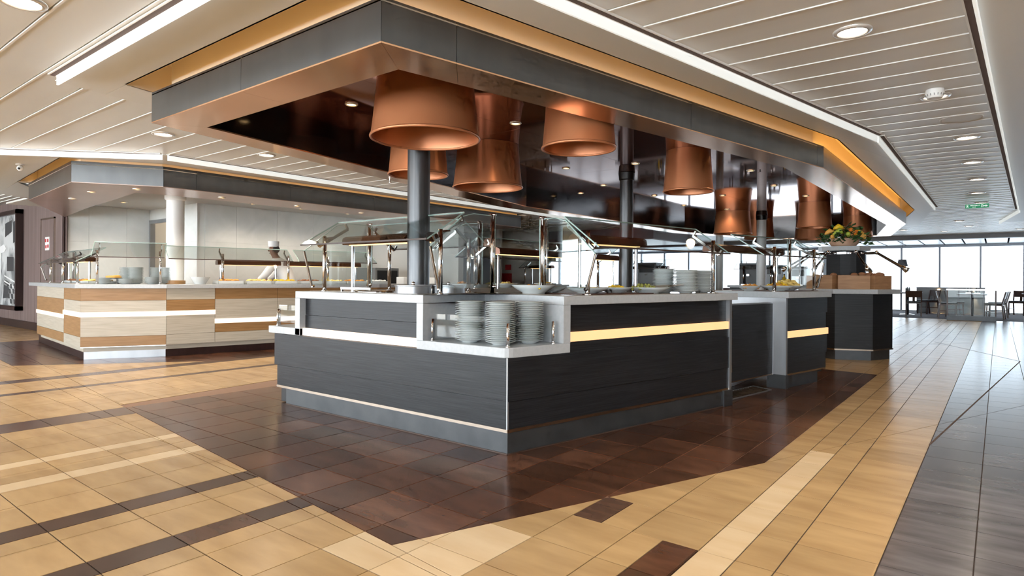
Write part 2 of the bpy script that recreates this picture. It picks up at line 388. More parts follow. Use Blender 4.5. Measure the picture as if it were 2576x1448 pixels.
# light lines hung along the flat bands
def light_line(p, q, label, w=.05, h=.062, em='linear'):
    t = thing('linear_light', label, 'light', (p[0], p[1], ZC-h), 'linear ceiling lights')
    slabseg('diffuser', p, q, 0, .012, ZC-h, ZC+.004, em, t)
    slabseg('housing', p, q, .012, .012+w, ZC-.006, ZC+.012, 'bead', t)
    slabseg('slot', p, q, .022, .002+w, ZC-.0075, ZC-.0055, 'dark_void', t)
light_line((-5.0,1.40), (-1.90,1.40), 'white linear light blade hanging beside the near grey canopy face', em='linear_on')
light_line((-1.86,1.45), (-.90,6.6), 'long white light line slanting beside the dark canopy above the aisle')
light_line((-.895,6.64), (-.92,13.58), 'light line running straight along the far canopy edge')
light_line((-12.2,2.12), (-8.42,1.82), 'light line above the wood wall end of the cooking booth', em='linear_on')
light_line((-8.38,1.83), (-7.27,3.0), 'bright white light line in front of the pale booth fascia', em='linear_on')
light_line((-7.265,3.05), (-7.35,11.2), 'white light line along the dark booth fascia')
light_line((.30,14.9), (0.,17.65), 'short light line in the far ceiling by the windows')
light_line((.29,14.8), (-.11,2.95), 'light line at the edge of the ceiling band over the aisle')
# ------------------------------------------------------------------ beam, bow ceiling, walls, windows
bm = box('beam_bow', -22, 8, 21.9, 22.2, 2.33, 2.78, 'beam_grey'); tag(bm, 'grey ceiling beam before the window bay', kind='structure')
bay = box('ceiling_bay', -22, 8, 22.2, 27.2, 2.62, 2.66, 'dark_void'); tag(bay, 'white panelled ceiling of the window bay', kind='structure')
x = -21.8
while x < 7.6:
    G().add([(x+.03,22.2,2.47),(x+.56,22.2,2.47),(x+.56,26.7,2.40),(x+.03,26.7,2.40),(x+.03,22.2,2.50),(x+.56,22.2,2.50),(x+.56,26.7,2.43),(x+.03,26.7,2.43)], BOXF).go('bay_panel', 'bow_ceiling', bay); x += .58
hd = box('trim_bow', -22, 8, 26.6, 26.85, 2.31, 2.64, 'frame_grey'); tag(hd, 'grey window head trim', kind='structure')
sl = box('trim_sill', -22, 8, 26.6, 26.8, 0, .06, 'white_paint'); tag(sl, 'low window sill', kind='structure')
MUL = [-2.80+1.155*k for k in range(-17, 10)]
for i, x0 in enumerate(MUL[:-1]):
    w = box('window_%d' % (i+1), x0-.028, x0+.028, 26.62, 26.76, .06, 2.31, 'frame_grey'); w['kind'] = 'structure'; w['label'] = 'floor to ceiling window'
    box('pane', x0+.03, x0+1.153-.03, 26.70, 26.712, .06, 2.31, 'glass_bow', w)
ws = box('wall_stern', -22, 8, -4.6, -4.4, 0, .10, 'plaster'); tag(ws, 'stern wall sill', kind='structure')
tag(box('trim_stern', -22, 8, -4.6, -4.4, 2.40, 2.8, 'plaster'), 'stern wall head', kind='structure')
for k in range(19): tag(box('window_%d' % (40+k), -21.9+1.6*k, -21.84+1.6*k, -4.6, -4.5, .10, 2.40, 'frame_grey'), 'stern window mullion', kind='structure')
tag(box('wall_right', 7.7, 8, -7, 27.2, 0, 2.8, 'dark_wood'), 'dark wood right wall', kind='structure')
tag(box('wall_left', -22.2, -21.9, -7, 27.2, 0, 2.8, 'wood_wall'), 'wood panelled left wall', kind='structure')
# ------------------------------------------------------------------ wood wall with framed print
ww = box('wall_wood', -21.9, -13.6, 3.94, 4.1, 0, 2.72, 'wood_wall'); tag(ww, 'purple brown wood panelled wall', kind='structure')
tag(box('baseboard_wood', -21.9, -12.6, 3.90, 3.94, 0, .16, 'dark_wood'), 'dark baseboard', kind='structure')
for k in range(9): box('wall_panel', -21.9+.93*k+.004, -21.9+.93*(k+1)-.004, 3.925, 3.94, .16, 2.70, 'wood_wall', ww)
box('edge_post', -13.68, -13.585, 3.90, 3.955, 0, 2.72, 'dark_wood', ww)
dr = box('door_1', -14.91, -14.17, 3.905, 3.925, .16, 2.20, 'wood_wall'); tag(dr, 'flush service door in wood wall', kind='structure')
g = G(); g.box(-14.94,-14.91,3.90,3.93,.16,2.23); g.box(-14.17,-14.14,3.90,3.93,.16,2.23); g.box(-14.94,-14.14,3.90,3.93,2.20,2.23); g.go('door_frame', 'trim', dr)
pl = thing('safety_notice', 'small white notice with red pictograms on the wood door', 'notice', (-14.54,3.90,1.6))
box('notice_sheet', -14.66, -14.42, 3.898, 3.905, 1.60, 1.86, 'white_paint', pl)
for (dx, dz) in ((-.08,.17),(.05,.17),(-.06,.05),(.06,.06)): box('pictogram', -14.54+dx-.035, -14.54+dx+.035, 3.894, 3.898, 1.6+dz-.01, 1.6+dz+.05, 'red', pl)
pic = thing('framed_picture', 'black and white photo print in a deep dark frame on the wood wall', 'picture', (-17.4,3.86,.40))
X0, X1, Z0, Z1 = -19.4, -16.17, .37, 2.50
g = G(); g.box(X0,X1,3.80,3.92,Z0,Z0+.09); g.box(X0,X1,3.80,3.92,Z1-.09,Z1); g.box(X0,X0+.09,3.80,3.92,Z0,Z1); g.box(X1-.09,X1,3.80,3.92,Z0,Z1); g.go('frame', 'dark_wood', pic)
M['print_base'] = grain('print_base', (.16,.165,.17), (.62,.63,.63), (2.2,2.2,1.8), .5, detail=8, dist=.8, lo=.38, hi=.6)
for nm, c in (('print_white',(.82,.82,.82)),('print_mid',(.30,.31,.31)),('print_dark',(.05,.052,.055))): M[nm] = mat(nm, c, .5)
box('print', X0+.09, X1-.09, 3.86, 3.87, Z0+.09, Z1-.09, 'print_base', pic)
def pp(poly, m, y=3.858): 
    n = len(poly); mesh('print_patch', [(p[0],y,p[1]) for p in poly]+[(p[0],y+.002,p[1]) for p in poly], [tuple(range(n)), tuple(range(2*n-1,n-1,-1))]+[(i,n+i,n+(i+1)%n,(i+1)%n) for i in range(n)], m, pic)
pp([(-18.3,.6),(-17.75,.6),(-17.6,1.0),(-17.55,1.6),(-17.75,1.75),(-17.9,2.1),(-18.1,2.12),(-18.25,1.7)], 'print_white', 3.857)     # standing white figure
pp([(-17.85,1.72),(-17.3,1.80),(-17.15,1.70),(-17.3,1.62),(-17.8,1.60)], 'print_white', 3.855)
pp([(-17.25,1.95),(-16.75,2.05),(-16.75,2.3),(-17.25,2.25)], 'print_dark'); pp([(-16.65,1.8),(-16.4,1.85),(-16.4,2.3),(-16.65,2.25)], 'print_dark')
pp([(-17.1,1.2),(-16.6,1.2),(-16.6,1.5),(-17.1,1.52)], 'print_dark'); pp([(-17.4,.6),(-17.0,.62),(-16.9,1.0),(-17.3,1.0)], 'print_dark')
for a in range(5):
    for b_ in range(4):
        if (a+b_) % 2: pp([(-16.95+.13*a-.04*b_,.50+.11*b_),(-16.83+.13*a-.04*b_,.50+.11*b_),(-16.87+.13*a-.04*b_,.60+.11*b_),(-16.99+.13*a-.04*b_,.60+.11*b_)], 'print_dark', 3.856)
for k in range(4): pp([(-17.3,1.12-.06*k),(-16.3,.95-.06*k),(-16.3,.92-.06*k),(-17.3,1.09-.06*k)], 'print_mid' if k % 2 else 'print_white', 3.8565)
# ------------------------------------------------------------------ marble kitchen niche behind the booth
mw = box('wall_marble_end', -13.72, -13.6, 3.94, 5.37, 0, 2.6, 'marble'); tag(mw, 'pale marble wall at the end of the booth', kind='structure')
mb = box('wall_marble_return', -12.6, -11.53, 5.37, 5.5, 0, 2.6, 'marble'); tag(mb, 'pale marble return wall beside the kitchen door', kind='structure')
mt = box('wall_marble_over', -13.6, -12.6, 5.37, 5.5, 2.22, 2.6, 'marble', mb)
mk = box('wall_marble_back', -11.65, -11.53, 5.505, 9.2, 0, 2.6, 'marble'); tag(mk, 'long pale marble wall behind the cook', kind='structure')
def slabs_x(parent, X, ys, zs, t=.012):
    for a, b in zip(ys, ys[1:]):
        for c, d in zip(zs, zs[1:]): box('marble_slab', X, X+t, a+.002, b-.002, c+.002, d-.002, 'marble', parent)
slabs_x(mw, -13.6, [3.96,4.30,4.95,5.36], [.1,.95,1.75,2.45]); slabs_x(mk, -11.53, [5.50,6.1,6.95,7.8,8.65,9.19], [.1,1.05,1.75,2.45])
for a, b in ((-12.58,-12.05),(-12.05,-11.53)):
    for c, d in ((.1,.95),(.95,1.75),(1.75,2.45)): box('marble_slab', a+.002, b-.002, 5.358, 5.37, c+.002, d-.002, 'marble', mb)
box('corner_trim', -11.53, -11.51, 5.35, 5.37, 0, 2.45, 'white_paint', mb)
tag(box('wall_cream', -11.65, -8.6, 9.2, 9.35, 0, 2.6, 'plaster'), 'cream partition closing the kitchen niche', kind='structure')
kd = box('door_2', -13.6, -12.6, 5.36, 5.40, 2.17, 2.24, 'steel'); tag(kd, 'open kitchen doorway with steel frame', kind='structure')
box('door_jamb', -13.58, -13.52, 5.355, 5.45, 0, 2.17, 'steel', kd); box('door_jamb', -12.66, -12.6, 5.355, 5.45, 0, 2.17, 'steel', kd)
tag(box('wall_kitchen', -14.6, -11.7, 7.3, 7.4, 0, 2.6, 'plaster'), 'kitchen back wall', kind='structure')
tag(box('wall_kitchen_side', -14.7, -14.6, 5.4, 7.4, 0, 2.6, 'plaster'), 'kitchen side wall', kind='structure')
ks = thing('steel_shelf', 'steel kitchen shelf with bright lamp seen through the doorway', 'shelf', (-13.6,7.0,0))
for z in (.9,1.35,1.75): box('shelf_board', -14.5, -12.7, 6.8, 7.28, z, z+.03, 'steel', ks)
for x in (-14.48,-12.74): 
    for y in (6.82,7.25): box('upright', x, x+.03, y, y+.03, 0, 2.1, 'steel', ks)
box('light_panel', -14.5, -12.7, 6.7, 6.75, 1.98, 2.08, 'lamp_white', ks)
for k in range(5): box('tray_box', -14.4+.33*k, -14.15+.33*k, 6.85, 7.2, 1.38, 1.5+.02*(k % 3), 'crate_wood' if k % 2 else 'steel', ks)
box('booth_ceiling', -14.7, -8.74, 3.3, 10.5, ZC, ZC+.03, 'plaster', ceil)
vent = thing('air_vent', 'small grey slotted air vent in the booth ceiling above the cook', 'vent', (-9.9,5.3,2.44))
box('vent_frame', -10.25, -9.55, 5.15, 5.65, ZC-.018, ZC-.001, 'frame_grey', vent)
for k in range(6): box('vent_slat', -10.22, -9.58, 5.18+.075*k, 5.215+.075*k, ZC-.03, ZC-.019, 'lamp_ring', vent)
# ------------------------------------------------------------------ the big canopy over the buffet island
can = thing('ceiling_canopy', 'large dark grey canopy with bronze underside above the buffet island', 'canopy', (-3.5, 8.0, 2.2))
def fascia(parent, p, q, cuts, z0, z1, t=.022):
    ts = [0]+cuts+[1]
    for a, b in zip(ts, ts[1:]):
        A, B = lerp2(p, q, a), lerp2(p, q, b); d = Vector(B)-Vector(A); L = d.length; e = .0015/L
        slabseg('fascia_panel', lerp2(A, B, e), lerp2(A, B, 1-e), -t, 0, z0, z1, 'fascia', parent)
cuts = [[.494], [.0895,.527,.97], [.30,.65], [.5], [.5], [.5], [.33,.66], [.35,.7]]
n = len(CAN)
for i in range(n): fascia(can, CAN[i], CAN[(i+1)%n], cuts[i], 2.198, 2.405)
for i in range(n):
    a, b = CAN[i], CAN[(i+1)%n]; c, d = CIN[(i+1)%n], CIN[i]
    ts = [0]+cuts[i]+[1]
    for u, v in zip(ts, ts[1:]):
        q = [lerp2(a,b,u), lerp2(a,b,v), lerp2(d,c,v), lerp2(d,c,u)]
        prism('soffit_panel', inset(q, .0008), 2.19, 2.2, 'bronze', can)
    slabseg('inner_wall', CIN[i], CIN[(i+1)%n], -.003, .02, 2.2, 2.51, 'black_gloss', can)
# copper mirror ceiling inside the opening, in large sheets
ys = [2.18, 4.6, 7.0, 9.4, 11.8, 14.2, 17.15]
for y0, y1 in zip(ys, ys[1:]):
    for x0, x1 in ((-5.7,-3.55),(-3.55,-1.5)):
        ins, _ = split([(x0,y0),(x1,y0),(x1,y1),(x0,y1)], CIN)
        for p in ins: prism('mirror_sheet', inset(p, .0012), 2.50, 2.515, 'mirror_wine', can)
# cove: shelf behind the fascia, lit back wall, recess top and outer lip
core = inset(CAN, .10); lip = inset(CAN, -.125)
for i in range(n):
    j = (i+1) % n
    prism('cove_shelf', [CAN[i], CAN[j], core[j], core[i]], 2.385, 2.392, 'amber_cove', can)
    slabseg('cove_back', core[i], core[j], -.02, 0, 2.39, 2.70, 'amber_cove', can)
    prism('cove_top', [lip[i], lip[j], core[j], core[i]], 2.68, 2.69, 'amber_cove', can)
    slabseg('cove_lip', lip[i], lip[j], 0, .012, ZC, 2.69, 'amber_cove', can)
    slabseg('led_strip', lerp2(core[i],core[j],.01), lerp2(core[i],core[j],.99), .028, .046, 2.393, 2.401, 'led_far' if i == 2 else 'led_amber', can)
# ------------------------------------------------------------------ booth canopy
bc = thing('booth_canopy', 'grey fascia canopy with pale soffit over the cooking booth', 'canopy', (-9, 5, 2.2))
SO_IN = [(-11.6,3.62),(-8.80,3.32),(-8.74,3.75),(-8.74,10.5)]
fascia(bc, BOOTH[0], BOOTH[1], [], 2.198, 2.44); fascia(bc, BOOTH[1], BOOTH[2], [], 2.198, 2.44); fascia(bc, BOOTH[2], BOOTH[3], [.055,.24,.45,.7], 2.198, 2.44)
M['soffit_pale'] = grain('soffit_pale', (.46,.33,.28), (.52,.38,.33), (2,2,2), .28, metal=.5, detail=2)
for q in ([BOOTH[0],BOOTH[1],SO_IN[1],SO_IN[0],(-13.55,3.90)], [BOOTH[1],BOOTH[2],SO_IN[2],SO_IN[1]], [BOOTH[2],lerp2(BOOTH[2],BOOTH[3],.45),lerp2(SO_IN[2],SO_IN[3],.45),SO_IN[2]], [lerp2(BOOTH[2],BOOTH[3],.45),BOOTH[3],SO_IN[3],lerp2(SO_IN[2],SO_IN[3],.45)]):
    prism('soffit_panel', inset(q, .0008), 2.19, 2.2, 'soffit_pale', bc)
for a, b in zip(SO_IN, SO_IN[1:]): slabseg('soffit_riser', a, b, 0, .02, 2.2, ZC, 'plaster', bc)
slabseg('soffit_riser', (-13.6,3.92), SO_IN[0], 0, .02, 2.2, ZC, 'plaster', bc)
BCO = [(-11.02,2.83),(-8.53,2.61),(-8.10,3.34),(-8.11,10.5)]; BLI = [(-11.12,2.625),(-8.42,2.38),(-7.87,3.28),(-7.88,10.6)]
for i in range(3):
    j = i+1
    prism('cove_shelf', [BOOTH[i],BOOTH[j],BCO[j],BCO[i]], 2.40, 2.407, 'amber_cove', bc)
    slabseg('cove_back', BCO[i], BCO[j], -.02, 0, 2.40, 2.70, 'amber_cove', bc)
    prism('cove_top', [BLI[i],BLI[j],BCO[j],BCO[i]], 2.68, 2.69, 'amber_cove', bc)
    slabseg('cove_lip', BLI[i], BLI[j], 0, .012, ZC, 2.69, 'amber_cove', bc)
    slabseg('led_strip', BCO[i], BCO[j], .03, .048, 2.407, 2.414, 'led_amber', bc)
prism('cove_end', [(-11.14,2.62),(-11.02,2.62),(-11.02,2.9),(-11.14,2.9)], ZC, 2.69, 'amber_cove', bc)
slabseg('canopy_end', (-11.02,3.48), BOOTH[0], -.02, 0, 2.2, 2.44, 'fascia', bc)
# ------------------------------------------------------------------ copper drum pendants
def pendant(x, y, D, label):
    t = thing('drum_pendant', label, 'pendant lamp', (x, y, 2.05), 'copper drum lamps under the canopy')
    R = D/2
    prof = [(R*1.0, .012), (R*.985, .05), (R*.955, .14), (R*.925, .25), (R*.90, .36), (R*.885, .449)]
    inn = [(r-.006, z) for r, z in reversed(prof)]
    smooth_edges(G().lathe(prof+inn, (x,y,2.05), 56, True).go('shade', 'copper', t))
    rim = [(R*1.0+.008*math.cos(a), .012+.010*math.sin(a)) for a in [2*PI*k/8 for k in range(8)]]
    smooth_edges(G().lathe(rim, (x,y,2.05), 56, True).go('rim', 'copper', t), 80)
    G().lathe([(.001,.435),(R*.86,.435),(R*.86,.447),(.001,.447)], (x,y,2.05), 40).go('top_plate', 'copper_in', t)
    g = G(); g.tube([(x,y,2.485),(x,y,2.40)], .03, 12); g.ball((x,y,2.37), .045, n=10, m=8); g.go('lamp_holder', 'chrome_dark', t, True)
for x, y, D, lab in [(-3.104,2.982,.74,'largest nearest copper drum lamp, hanging in front of the first grey column'),
    (-2.433,3.887,.538,'small copper drum lamp tucked behind the dark canopy edge, between first and second columns'),
    (-4.242,4.983,.73,'wide copper drum lamp hanging low behind the largest drum'),
    (-2.662,6.487,.53,'small copper drum lamp just beyond the second grey column'),
    (-4.241,3.986,.546,'small copper drum lamp half hidden behind the first grey column'),
    (-4.303,12.817,.75,'wide copper drum lamp beside the white column'),
    (-4.36,14.8,.66,'copper drum lamp hidden behind the white column'),
    (-2.618,12.156,.585,'small copper drum lamp with pale rim above the far serving counter'),
    (-3.39,15.535,.76,'wide dark copper drum lamp overlapped by a smaller drum in front'),
    (-2.42,15.2,.60,'dark copper drum lamp farthest along, above the fruit arrangement')]:
    pendant(x, y, D, lab)
# ------------------------------------------------------------------ columns
def column(x, y, r, z1, m, label, collar=None, name='column'):
    t = thing('support_column', label, 'column', (x, y, 0))
    smooth_edges(G().lathe([(r,0),(r,z1),(.001,z1)], (x,y,0), 32).go('shaft', m, t))
    if collar: smooth_edges(G().lathe([(r+.001,z1-.10),(r+.012,z1-.09),(r+.02,z1-.004),(r+.001,z1-.004)], (x,y,0), 32).go('collar', collar, t))
    return t
column(-3.586,3.377,.0875,2.499,'column_grey','dark grey metal column rising through the near buffet counter','black')
column(-3.851,7.337,.0875,2.499,'column_grey','dark grey metal column with black collar in the middle of the canopy','black')
column(-4.035,13.867,.098,2.499,'white_paint','white column with black collar at the far end of the canopy','black')
wc = thing('support_column', 'white round column with flared cap standing at the booth counter', 'column', (-9.40,4.06,0))
smooth_edges(G().lathe([(.118,0),(.118,2.22)], (-9.40,4.06,0), 32).go('shaft', 'white_paint', wc))
smooth_edges(G().lathe([(.118,2.20),(.140,2.22),(.143,2.32),(.13,2.36),(.118,2.449)], (-9.40,4.06,0), 32).go('cap', 'white_paint', wc))
smooth_edges(G().lathe([(.118,.997),(.136,.998),(.136,1.045),(.118,1.05)], (-9.40,4.06,0), 32).go('base_ring', 'oak', wc))
for x, y, l in ((-10.6,12.9,'slim white column far behind the second grey column'),(-6.6,18.5,'slim pale column standing before the far windows')):
    column(x, y, .11, 2.45, 'white_paint', l)
column(-3.1,17.8,.10,2.45,'column_grey','dark column under the far end of the canopy')
# ------------------------------------------------------------------ recessed lamps
def downlight(x, y, z, r, label, group, em='lamp_white', power=0, col=(1,.90,.78)):
    t = thing('downlight', label, 'ceiling lamp', (x, y, z), group)
    G().lathe([(r*.74,-.002),(r*.78,-.012),(r,-.008),(r*1.02,0)], (x,y,z), 20).go('trim_ring', 'lamp_ring', t, True)
    G().lathe([(r*.75,-.004),(.001,-.005)], (x,y,z), 20).go('lens', em, t)
    if power:
        l = bpy.data.lights.new('downlight_bulb', 'SPOT'); l.energy = power*1.5; l.color = col; l.shadow_soft_size = r; l.spot_size = 2.5; l.spot_blend = .7
        o = bpy.data.objects.new('downlight_bulb', l); COL.objects.link(o); o.location = (0, 0, -.03); o.parent = t
    return t
AISLE = 'recessed lamps in the plank ceiling over the aisle'
for k, (x, y) in enumerate([(-.24,7.21),(-.24,8.74),(-.23,10.23),(-.26,11.8),(-.24,13.32),(-.70,17.03),(-.58,18.75),(-1.16,20.35),(-2.0,19.35),(.42,20.45)]):
    downlight(x, y, ZC+.004, .105, '%s round recessed aisle lamp counting from the ceiling speaker toward the windows' % ORD[k], AISLE, power=9)
downlight(-.63,3.78,ZC+.004,.095,'nearest large recessed lamp in the planks over the aisle','nearest aisle lamp',power=38)
downlight(-.37,5.47,ZC+.004,.095,'recessed lamp just below the white smoke detector','second aisle lamp',power=32)
downlight(-3.80,.91,ZC+.004,.105,'recessed lamp cut off at the top corner over the tan floor','corner lamp',power=26)
downlight(-6.24,2.58,ZC+.004,.10,'recessed lamp in the planks between canopy and booth, nearest to the canopy corner','walkway lamp a',power=34)
downlight(-6.37,3.71,ZC+.004,.10,'recessed lamp in the planks beside the bronze canopy edge, second along','walkway lamp b',power=34)
for k, (x, y) in enumerate([(-5.6,.4),(-7.3,1.0),(-1.4,.6),(-.3,1.9),(1.2,1.2),(1.4,2.5),(3.6,2.2),(3.6,5.0)]): downlight(x, y, ZC+.003, .10, '%s unseen recessed lamp in the planks, lighting the room from outside the view' % ORD[k], 'unseen lamps outside the view', power=(30 if k < 3 else 26 if k == 3 else 55))  # out of view; the stronger ones are added to brighten the right ceiling
for k, (x, y) in enumerate(sorted([(-4.105,3.124),(-3.42,4.397),(-4.289,6.556),(-4.619,8.071),(-5.35,8.614),(-3.444,6.777),(-4.503,9.553),(-4.657,11.145),(-3.592,10.204),(-4.227,12.258),(-2.491,8.082),(-2.611,9.569),(-2.509,11.038),(-2.217,6.843)], key=lambda p: p[0]**2+p[1]**2)):
    downlight(x, y, 2.4995, .052, '%s nearest small brass ringed lamp set in the mirrored copper ceiling' % ORD[k], 'lamps in the copper ceiling', 'lamp_warm', power=5, col=(1,.72,.42))
for k, (x, y) in enumerate([(-10.222,3.031),(-9.206,2.939),(-8.44,3.188),(-8.351,4.213),(-8.40,5.4),(-8.382,6.586),(-8.38,7.8)]):
    downlight(x, y, 2.1895, .05, '%s small lamp in the pale booth soffit counting from the wood wall' % ORD[k], 'lamps in the booth soffit', 'lamp_warm', power=26, col=(1,.86,.70))
for k, (x, y) in enumerate([(-12.5,4.5),(-10.0,4.6),(-10.75,6.0),(-10.75,7.0),(-10.75,8.1)]):  # the row along the marble wall is placed there to brighten it
    downlight(x, y, ZC-.0005, .06, '%s small lamp in the inner booth ceiling counting from the kitchen door' % ORD[k], 'lamps in the booth ceiling', 'lamp_warm', power=(40, 40, 24, 20, 20)[k], col=(1,.87,.72))
# smoke detector, speaker grille, camera, sprinklers
t = thing('smoke_detector', 'white slotted smoke detector on the plank ceiling', 'detector', (-.36,5.28,ZC-.06))
smooth_edges(G().lathe([(.055,.062),(.06,.03),(.052,.012),(.045,0),(.001,0)], (-.36,5.28,ZC-.06), 24).go('housing', 'white_paint', t))
for k in range(16):
    a = 2*PI*k/16; G().bar((-.36+.0535*math.cos(a),5.28+.0535*math.sin(a),ZC-.047), (-.36+.0575*math.cos(a),5.28+.0575*math.sin(a),ZC-.032), .006, .003).go('slot', 'black', t)
t = thing('ceiling_speaker', 'round flat ceiling speaker flush in the planks', 'speaker', (-.25,6.34,ZC))
G().lathe([(.135,0),(.145,-.008),(.15,.002)], (-.25,6.34,ZC+.003), 32).go('rim', 'bead', t, True); G().lathe([(.001,-.006),(.137,-.004)], (-.25,6.34,ZC+.003), 32).go('grille', 'ceil_flat', t)
t = thing('ceiling_camera', 'small white camera dome under the booth band', 'camera', (-9.3,2.22,ZC-.07))
G().lathe([(.045,.07),(.045,.055),(.001,.055)], (-9.3,2.22,ZC-.07), 16).go('mount', 'white_paint', t); G().ball((-9.3,2.22,ZC-.05), .035, n=10, m=8).go('ball', 'white_paint', t, True); G().ball((-9.27,2.20,ZC-.06), .014, n=8, m=6).go('lens', 'black', t, True)
for x, y, l in [(-1.85,6.30,'tiny chrome sprinkler head under the bronze canopy edge'),(-5.35,4.6,'tiny chrome sprinkler head under the far bronze soffit')]:
    t = thing('sprinkler', l, 'sprinkler', (x,y,2.15)); G().tube([(x,y,2.19),(x,y,2.165)], .006, 8).go('stem', 'chrome', t); G().lathe([(.001,0),(.02,0),(.02,.003),(.001,.003)], (x,y,2.16), 12).go('deflector', 'chrome', t)
# exit sign
t = thing('exit_sign', 'green hanging escape route sign with white pictogram and arrow', 'sign', (-.29,13.0,2.33))
g = G(); g.prism([(-.45,13.0),(-.13,13.0),(-.13,13.012),(-.45,13.012)], 2.335, 2.402); g.go('panel', 'sign_green', t)
def sg(poly): mesh('sign_mark', [(p[0],12.9985,p[1]) for p in poly]+[(p[0],12.9995,p[1]) for p in poly], [tuple(range(len(poly))), tuple(range(2*len(poly)-1,len(poly)-1,-1))], 'sign_white', t)
sg([(-.205,2.362),(-.175,2.362),(-.175,2.350),(-.145,2.368),(-.175,2.386),(-.175,2.374),(-.205,2.374)])
for q in ([(-.235,2.345),(-.228,2.345),(-.228,2.39),(-.235,2.39)], [(-.215,2.345),(-.208,2.345),(-.208,2.39),(-.215,2.39)], [(-.235,2.384),(-.208,2.384),(-.208,2.39),(-.235,2.39)]): sg(q)
sg([(-.435,2.350),(-.428,2.346),(-.405,2.378),(-.412,2.384)]); sg([(-.412,2.346),(-.405,2.350),(-.428,2.384),(-.436,2.380)]); sg([(-.426,2.384),(-.416,2.384),(-.416,2.394),(-.426,2.394)])
for k in range(8): sg([(-.385+.017*k,2.372),(-.374+.017*k,2.372),(-.374+.017*k,2.388),(-.385+.017*k,2.388)])
for k in range(3): sg([(-.350+.017*k,2.346),(-.339+.017*k,2.346),(-.339+.017*k,2.358),(-.350+.017*k,2.358)])
for x in (-.44,-.14): G().tube([(x,13.006,2.402),(x,13.006,ZC+.004)], .004, 6).go('hanger', 'bead', t)
# ------------------------------------------------------------------ buffet island, near counter
C0 = Vector((-2.41,3.035)); DR = Vector((.21975,.97556)); NR = Vector((.97556,-.21975))
def RF(s, o=0.): p = C0+DR*s-NR*o; return (p.x, p.y)          # along the right face, o = inwards
isl = thing('buffet_counter', 'near dark grey buffet counter with white stepped frame and glowing strips', 'counter', (-3.4,4.0,0), 'buffet counters of the island')
L0 = (-5.05,3.035); C = (-2.41,3.035)
slabseg('kick_plate', (-4.87,3.035), C, -.02, 0, .006, .137, 'kick', isl); slabseg('kick_plate', C, RF(2.40), -.02, 0, .006, .137, 'kick', isl)
slabseg('kick_bead', (-4.87,3.035), C, -.01, .006, 0, .008, 'rail_brown', isl); slabseg('kick_bead', C, RF(2.43), -.01, .006, 0, .008, 'rail_brown', isl)
slabseg('trim_strip', (-5.012,3.035), C, -.02, .006, .137, .157, 'trim', isl); slabseg('trim_strip', C, RF(2.49), -.02, .006, .137, .157, 'trim', isl)
slabseg('panel', (-5.012,3.035), C, -.03, 0, .1575, .3318, 'laminate', isl); slabseg('panel', (-5.048,3.035), C, -.03, .006, .3345, .605, 'laminate', isl)
slabseg('panel', C, RF(2.50), -.03, 0, .1575, .3288, 'laminate', isl); slabseg('panel', C, RF(2.50), -.03, .006, .3315, .604, 'laminate', isl)
slabseg('panel', RF(.53), RF(2.50), -.03, 0, .604, .674, 'laminate', isl)
slabseg('panel', RF(.53), RF(2.50), -.05, -.025, .738, .93, 'laminate', isl)
slabseg('panel', (-4.65,3.035), (-3.222,3.035), -.07, -.04, .672, .7812, 'laminate', isl); slabseg('panel', (-4.65,3.035), (-3.222,3.035), -.07, -.042, .7835, .93, 'laminate', isl)
slabseg('light_strip', (-4.65,3.035), (-3.222,3.035), -.06, -.012, .610, .672, 'strip_white', isl)
slabseg('light_strip', RF(.53), RF(2.50), -.05, .002, .674, .738, 'strip', isl)
slabseg('corner_bead', (-2.414,3.031), (-2.406,3.031), -.01, .004, .157, .604, 'steel', isl)
slabseg('end_post', RF(2.485), RF(2.52), -.10, .012, .12, .925, 'steel', isl); slabseg('end_foot', RF(2.40), RF(2.53), -.10, .016, 0, .14, 'kick', isl)
prism('carcass', [(-5.0,3.07),(-2.44,3.07),RF(2.48,.03),RF(2.48,.92),(-3.14,3.96),(-5.0,3.96)], .01, .60, 'black', isl)
prism('carcass', [(-4.63,3.11),(-3.24,3.11),(-3.24,3.76),RF(.55,.9),RF(.55,.06),RF(2.47,.06),RF(2.47,.92),(-3.14,3.96),(-4.63,3.96)], .60, .92, 'black', isl)
# white solid-surface frame
bevel(prism('worktop', [(-4.718,3.02),(-3.157,3.02),(-3.157,3.70),RF(.466,.89),RF(.466,-.015),RF(2.61,-.015),RF(2.61,.95),RF(1.2,.95),(-3.19,3.995),(-4.718,3.995)], .925, .985, 'solid', isl), .004)
box('frame_upright', -4.718, -4.65, 3.02, 3.99, .61, .9245, 'solid', isl); box('niche_wall', -3.222, -3.157, 3.02, 3.74, .6675, .9245, 'solid', isl)
prism('niche_wall', [RF(.466,-.015),RF(.53,-.015),RF(.53,.92),RF(.466,.92)], .6675, .9245, 'solid', isl)
cr = [(C0.x-.045+.06*math.cos(a), C0.y+.05+.065*math.sin(a)) for a in [math.radians(v) for v in (-90,-65,-40,-13)]]
bevel(prism('plate_tray', [(-3.222,3.02)]+cr+[RF(.53,-.015),RF(.53,.92),(-3.20,3.76)], .603, .667, 'solid', isl), .004)
bevel(box('plate_tray', -5.132, -4.65, 3.02, 3.99, .609, .671, 'solid', isl), .004)
M['top_dark'] = grain('top_dark', (.22,.17,.13), (.30,.24,.19), (4,4,4), .10, spec=.8)
prism('top_inlay', [(-4.62,3.10),(-3.30,3.10),(-3.30,3.92),(-4.62,3.92)], .985, .988, 'top_dark', isl); prism('top_inlay', [RF(.60,.08),RF(2.45,.08),RF(2.45,.86),RF(.60,.86)], .985, .988, 'top_dark', isl)
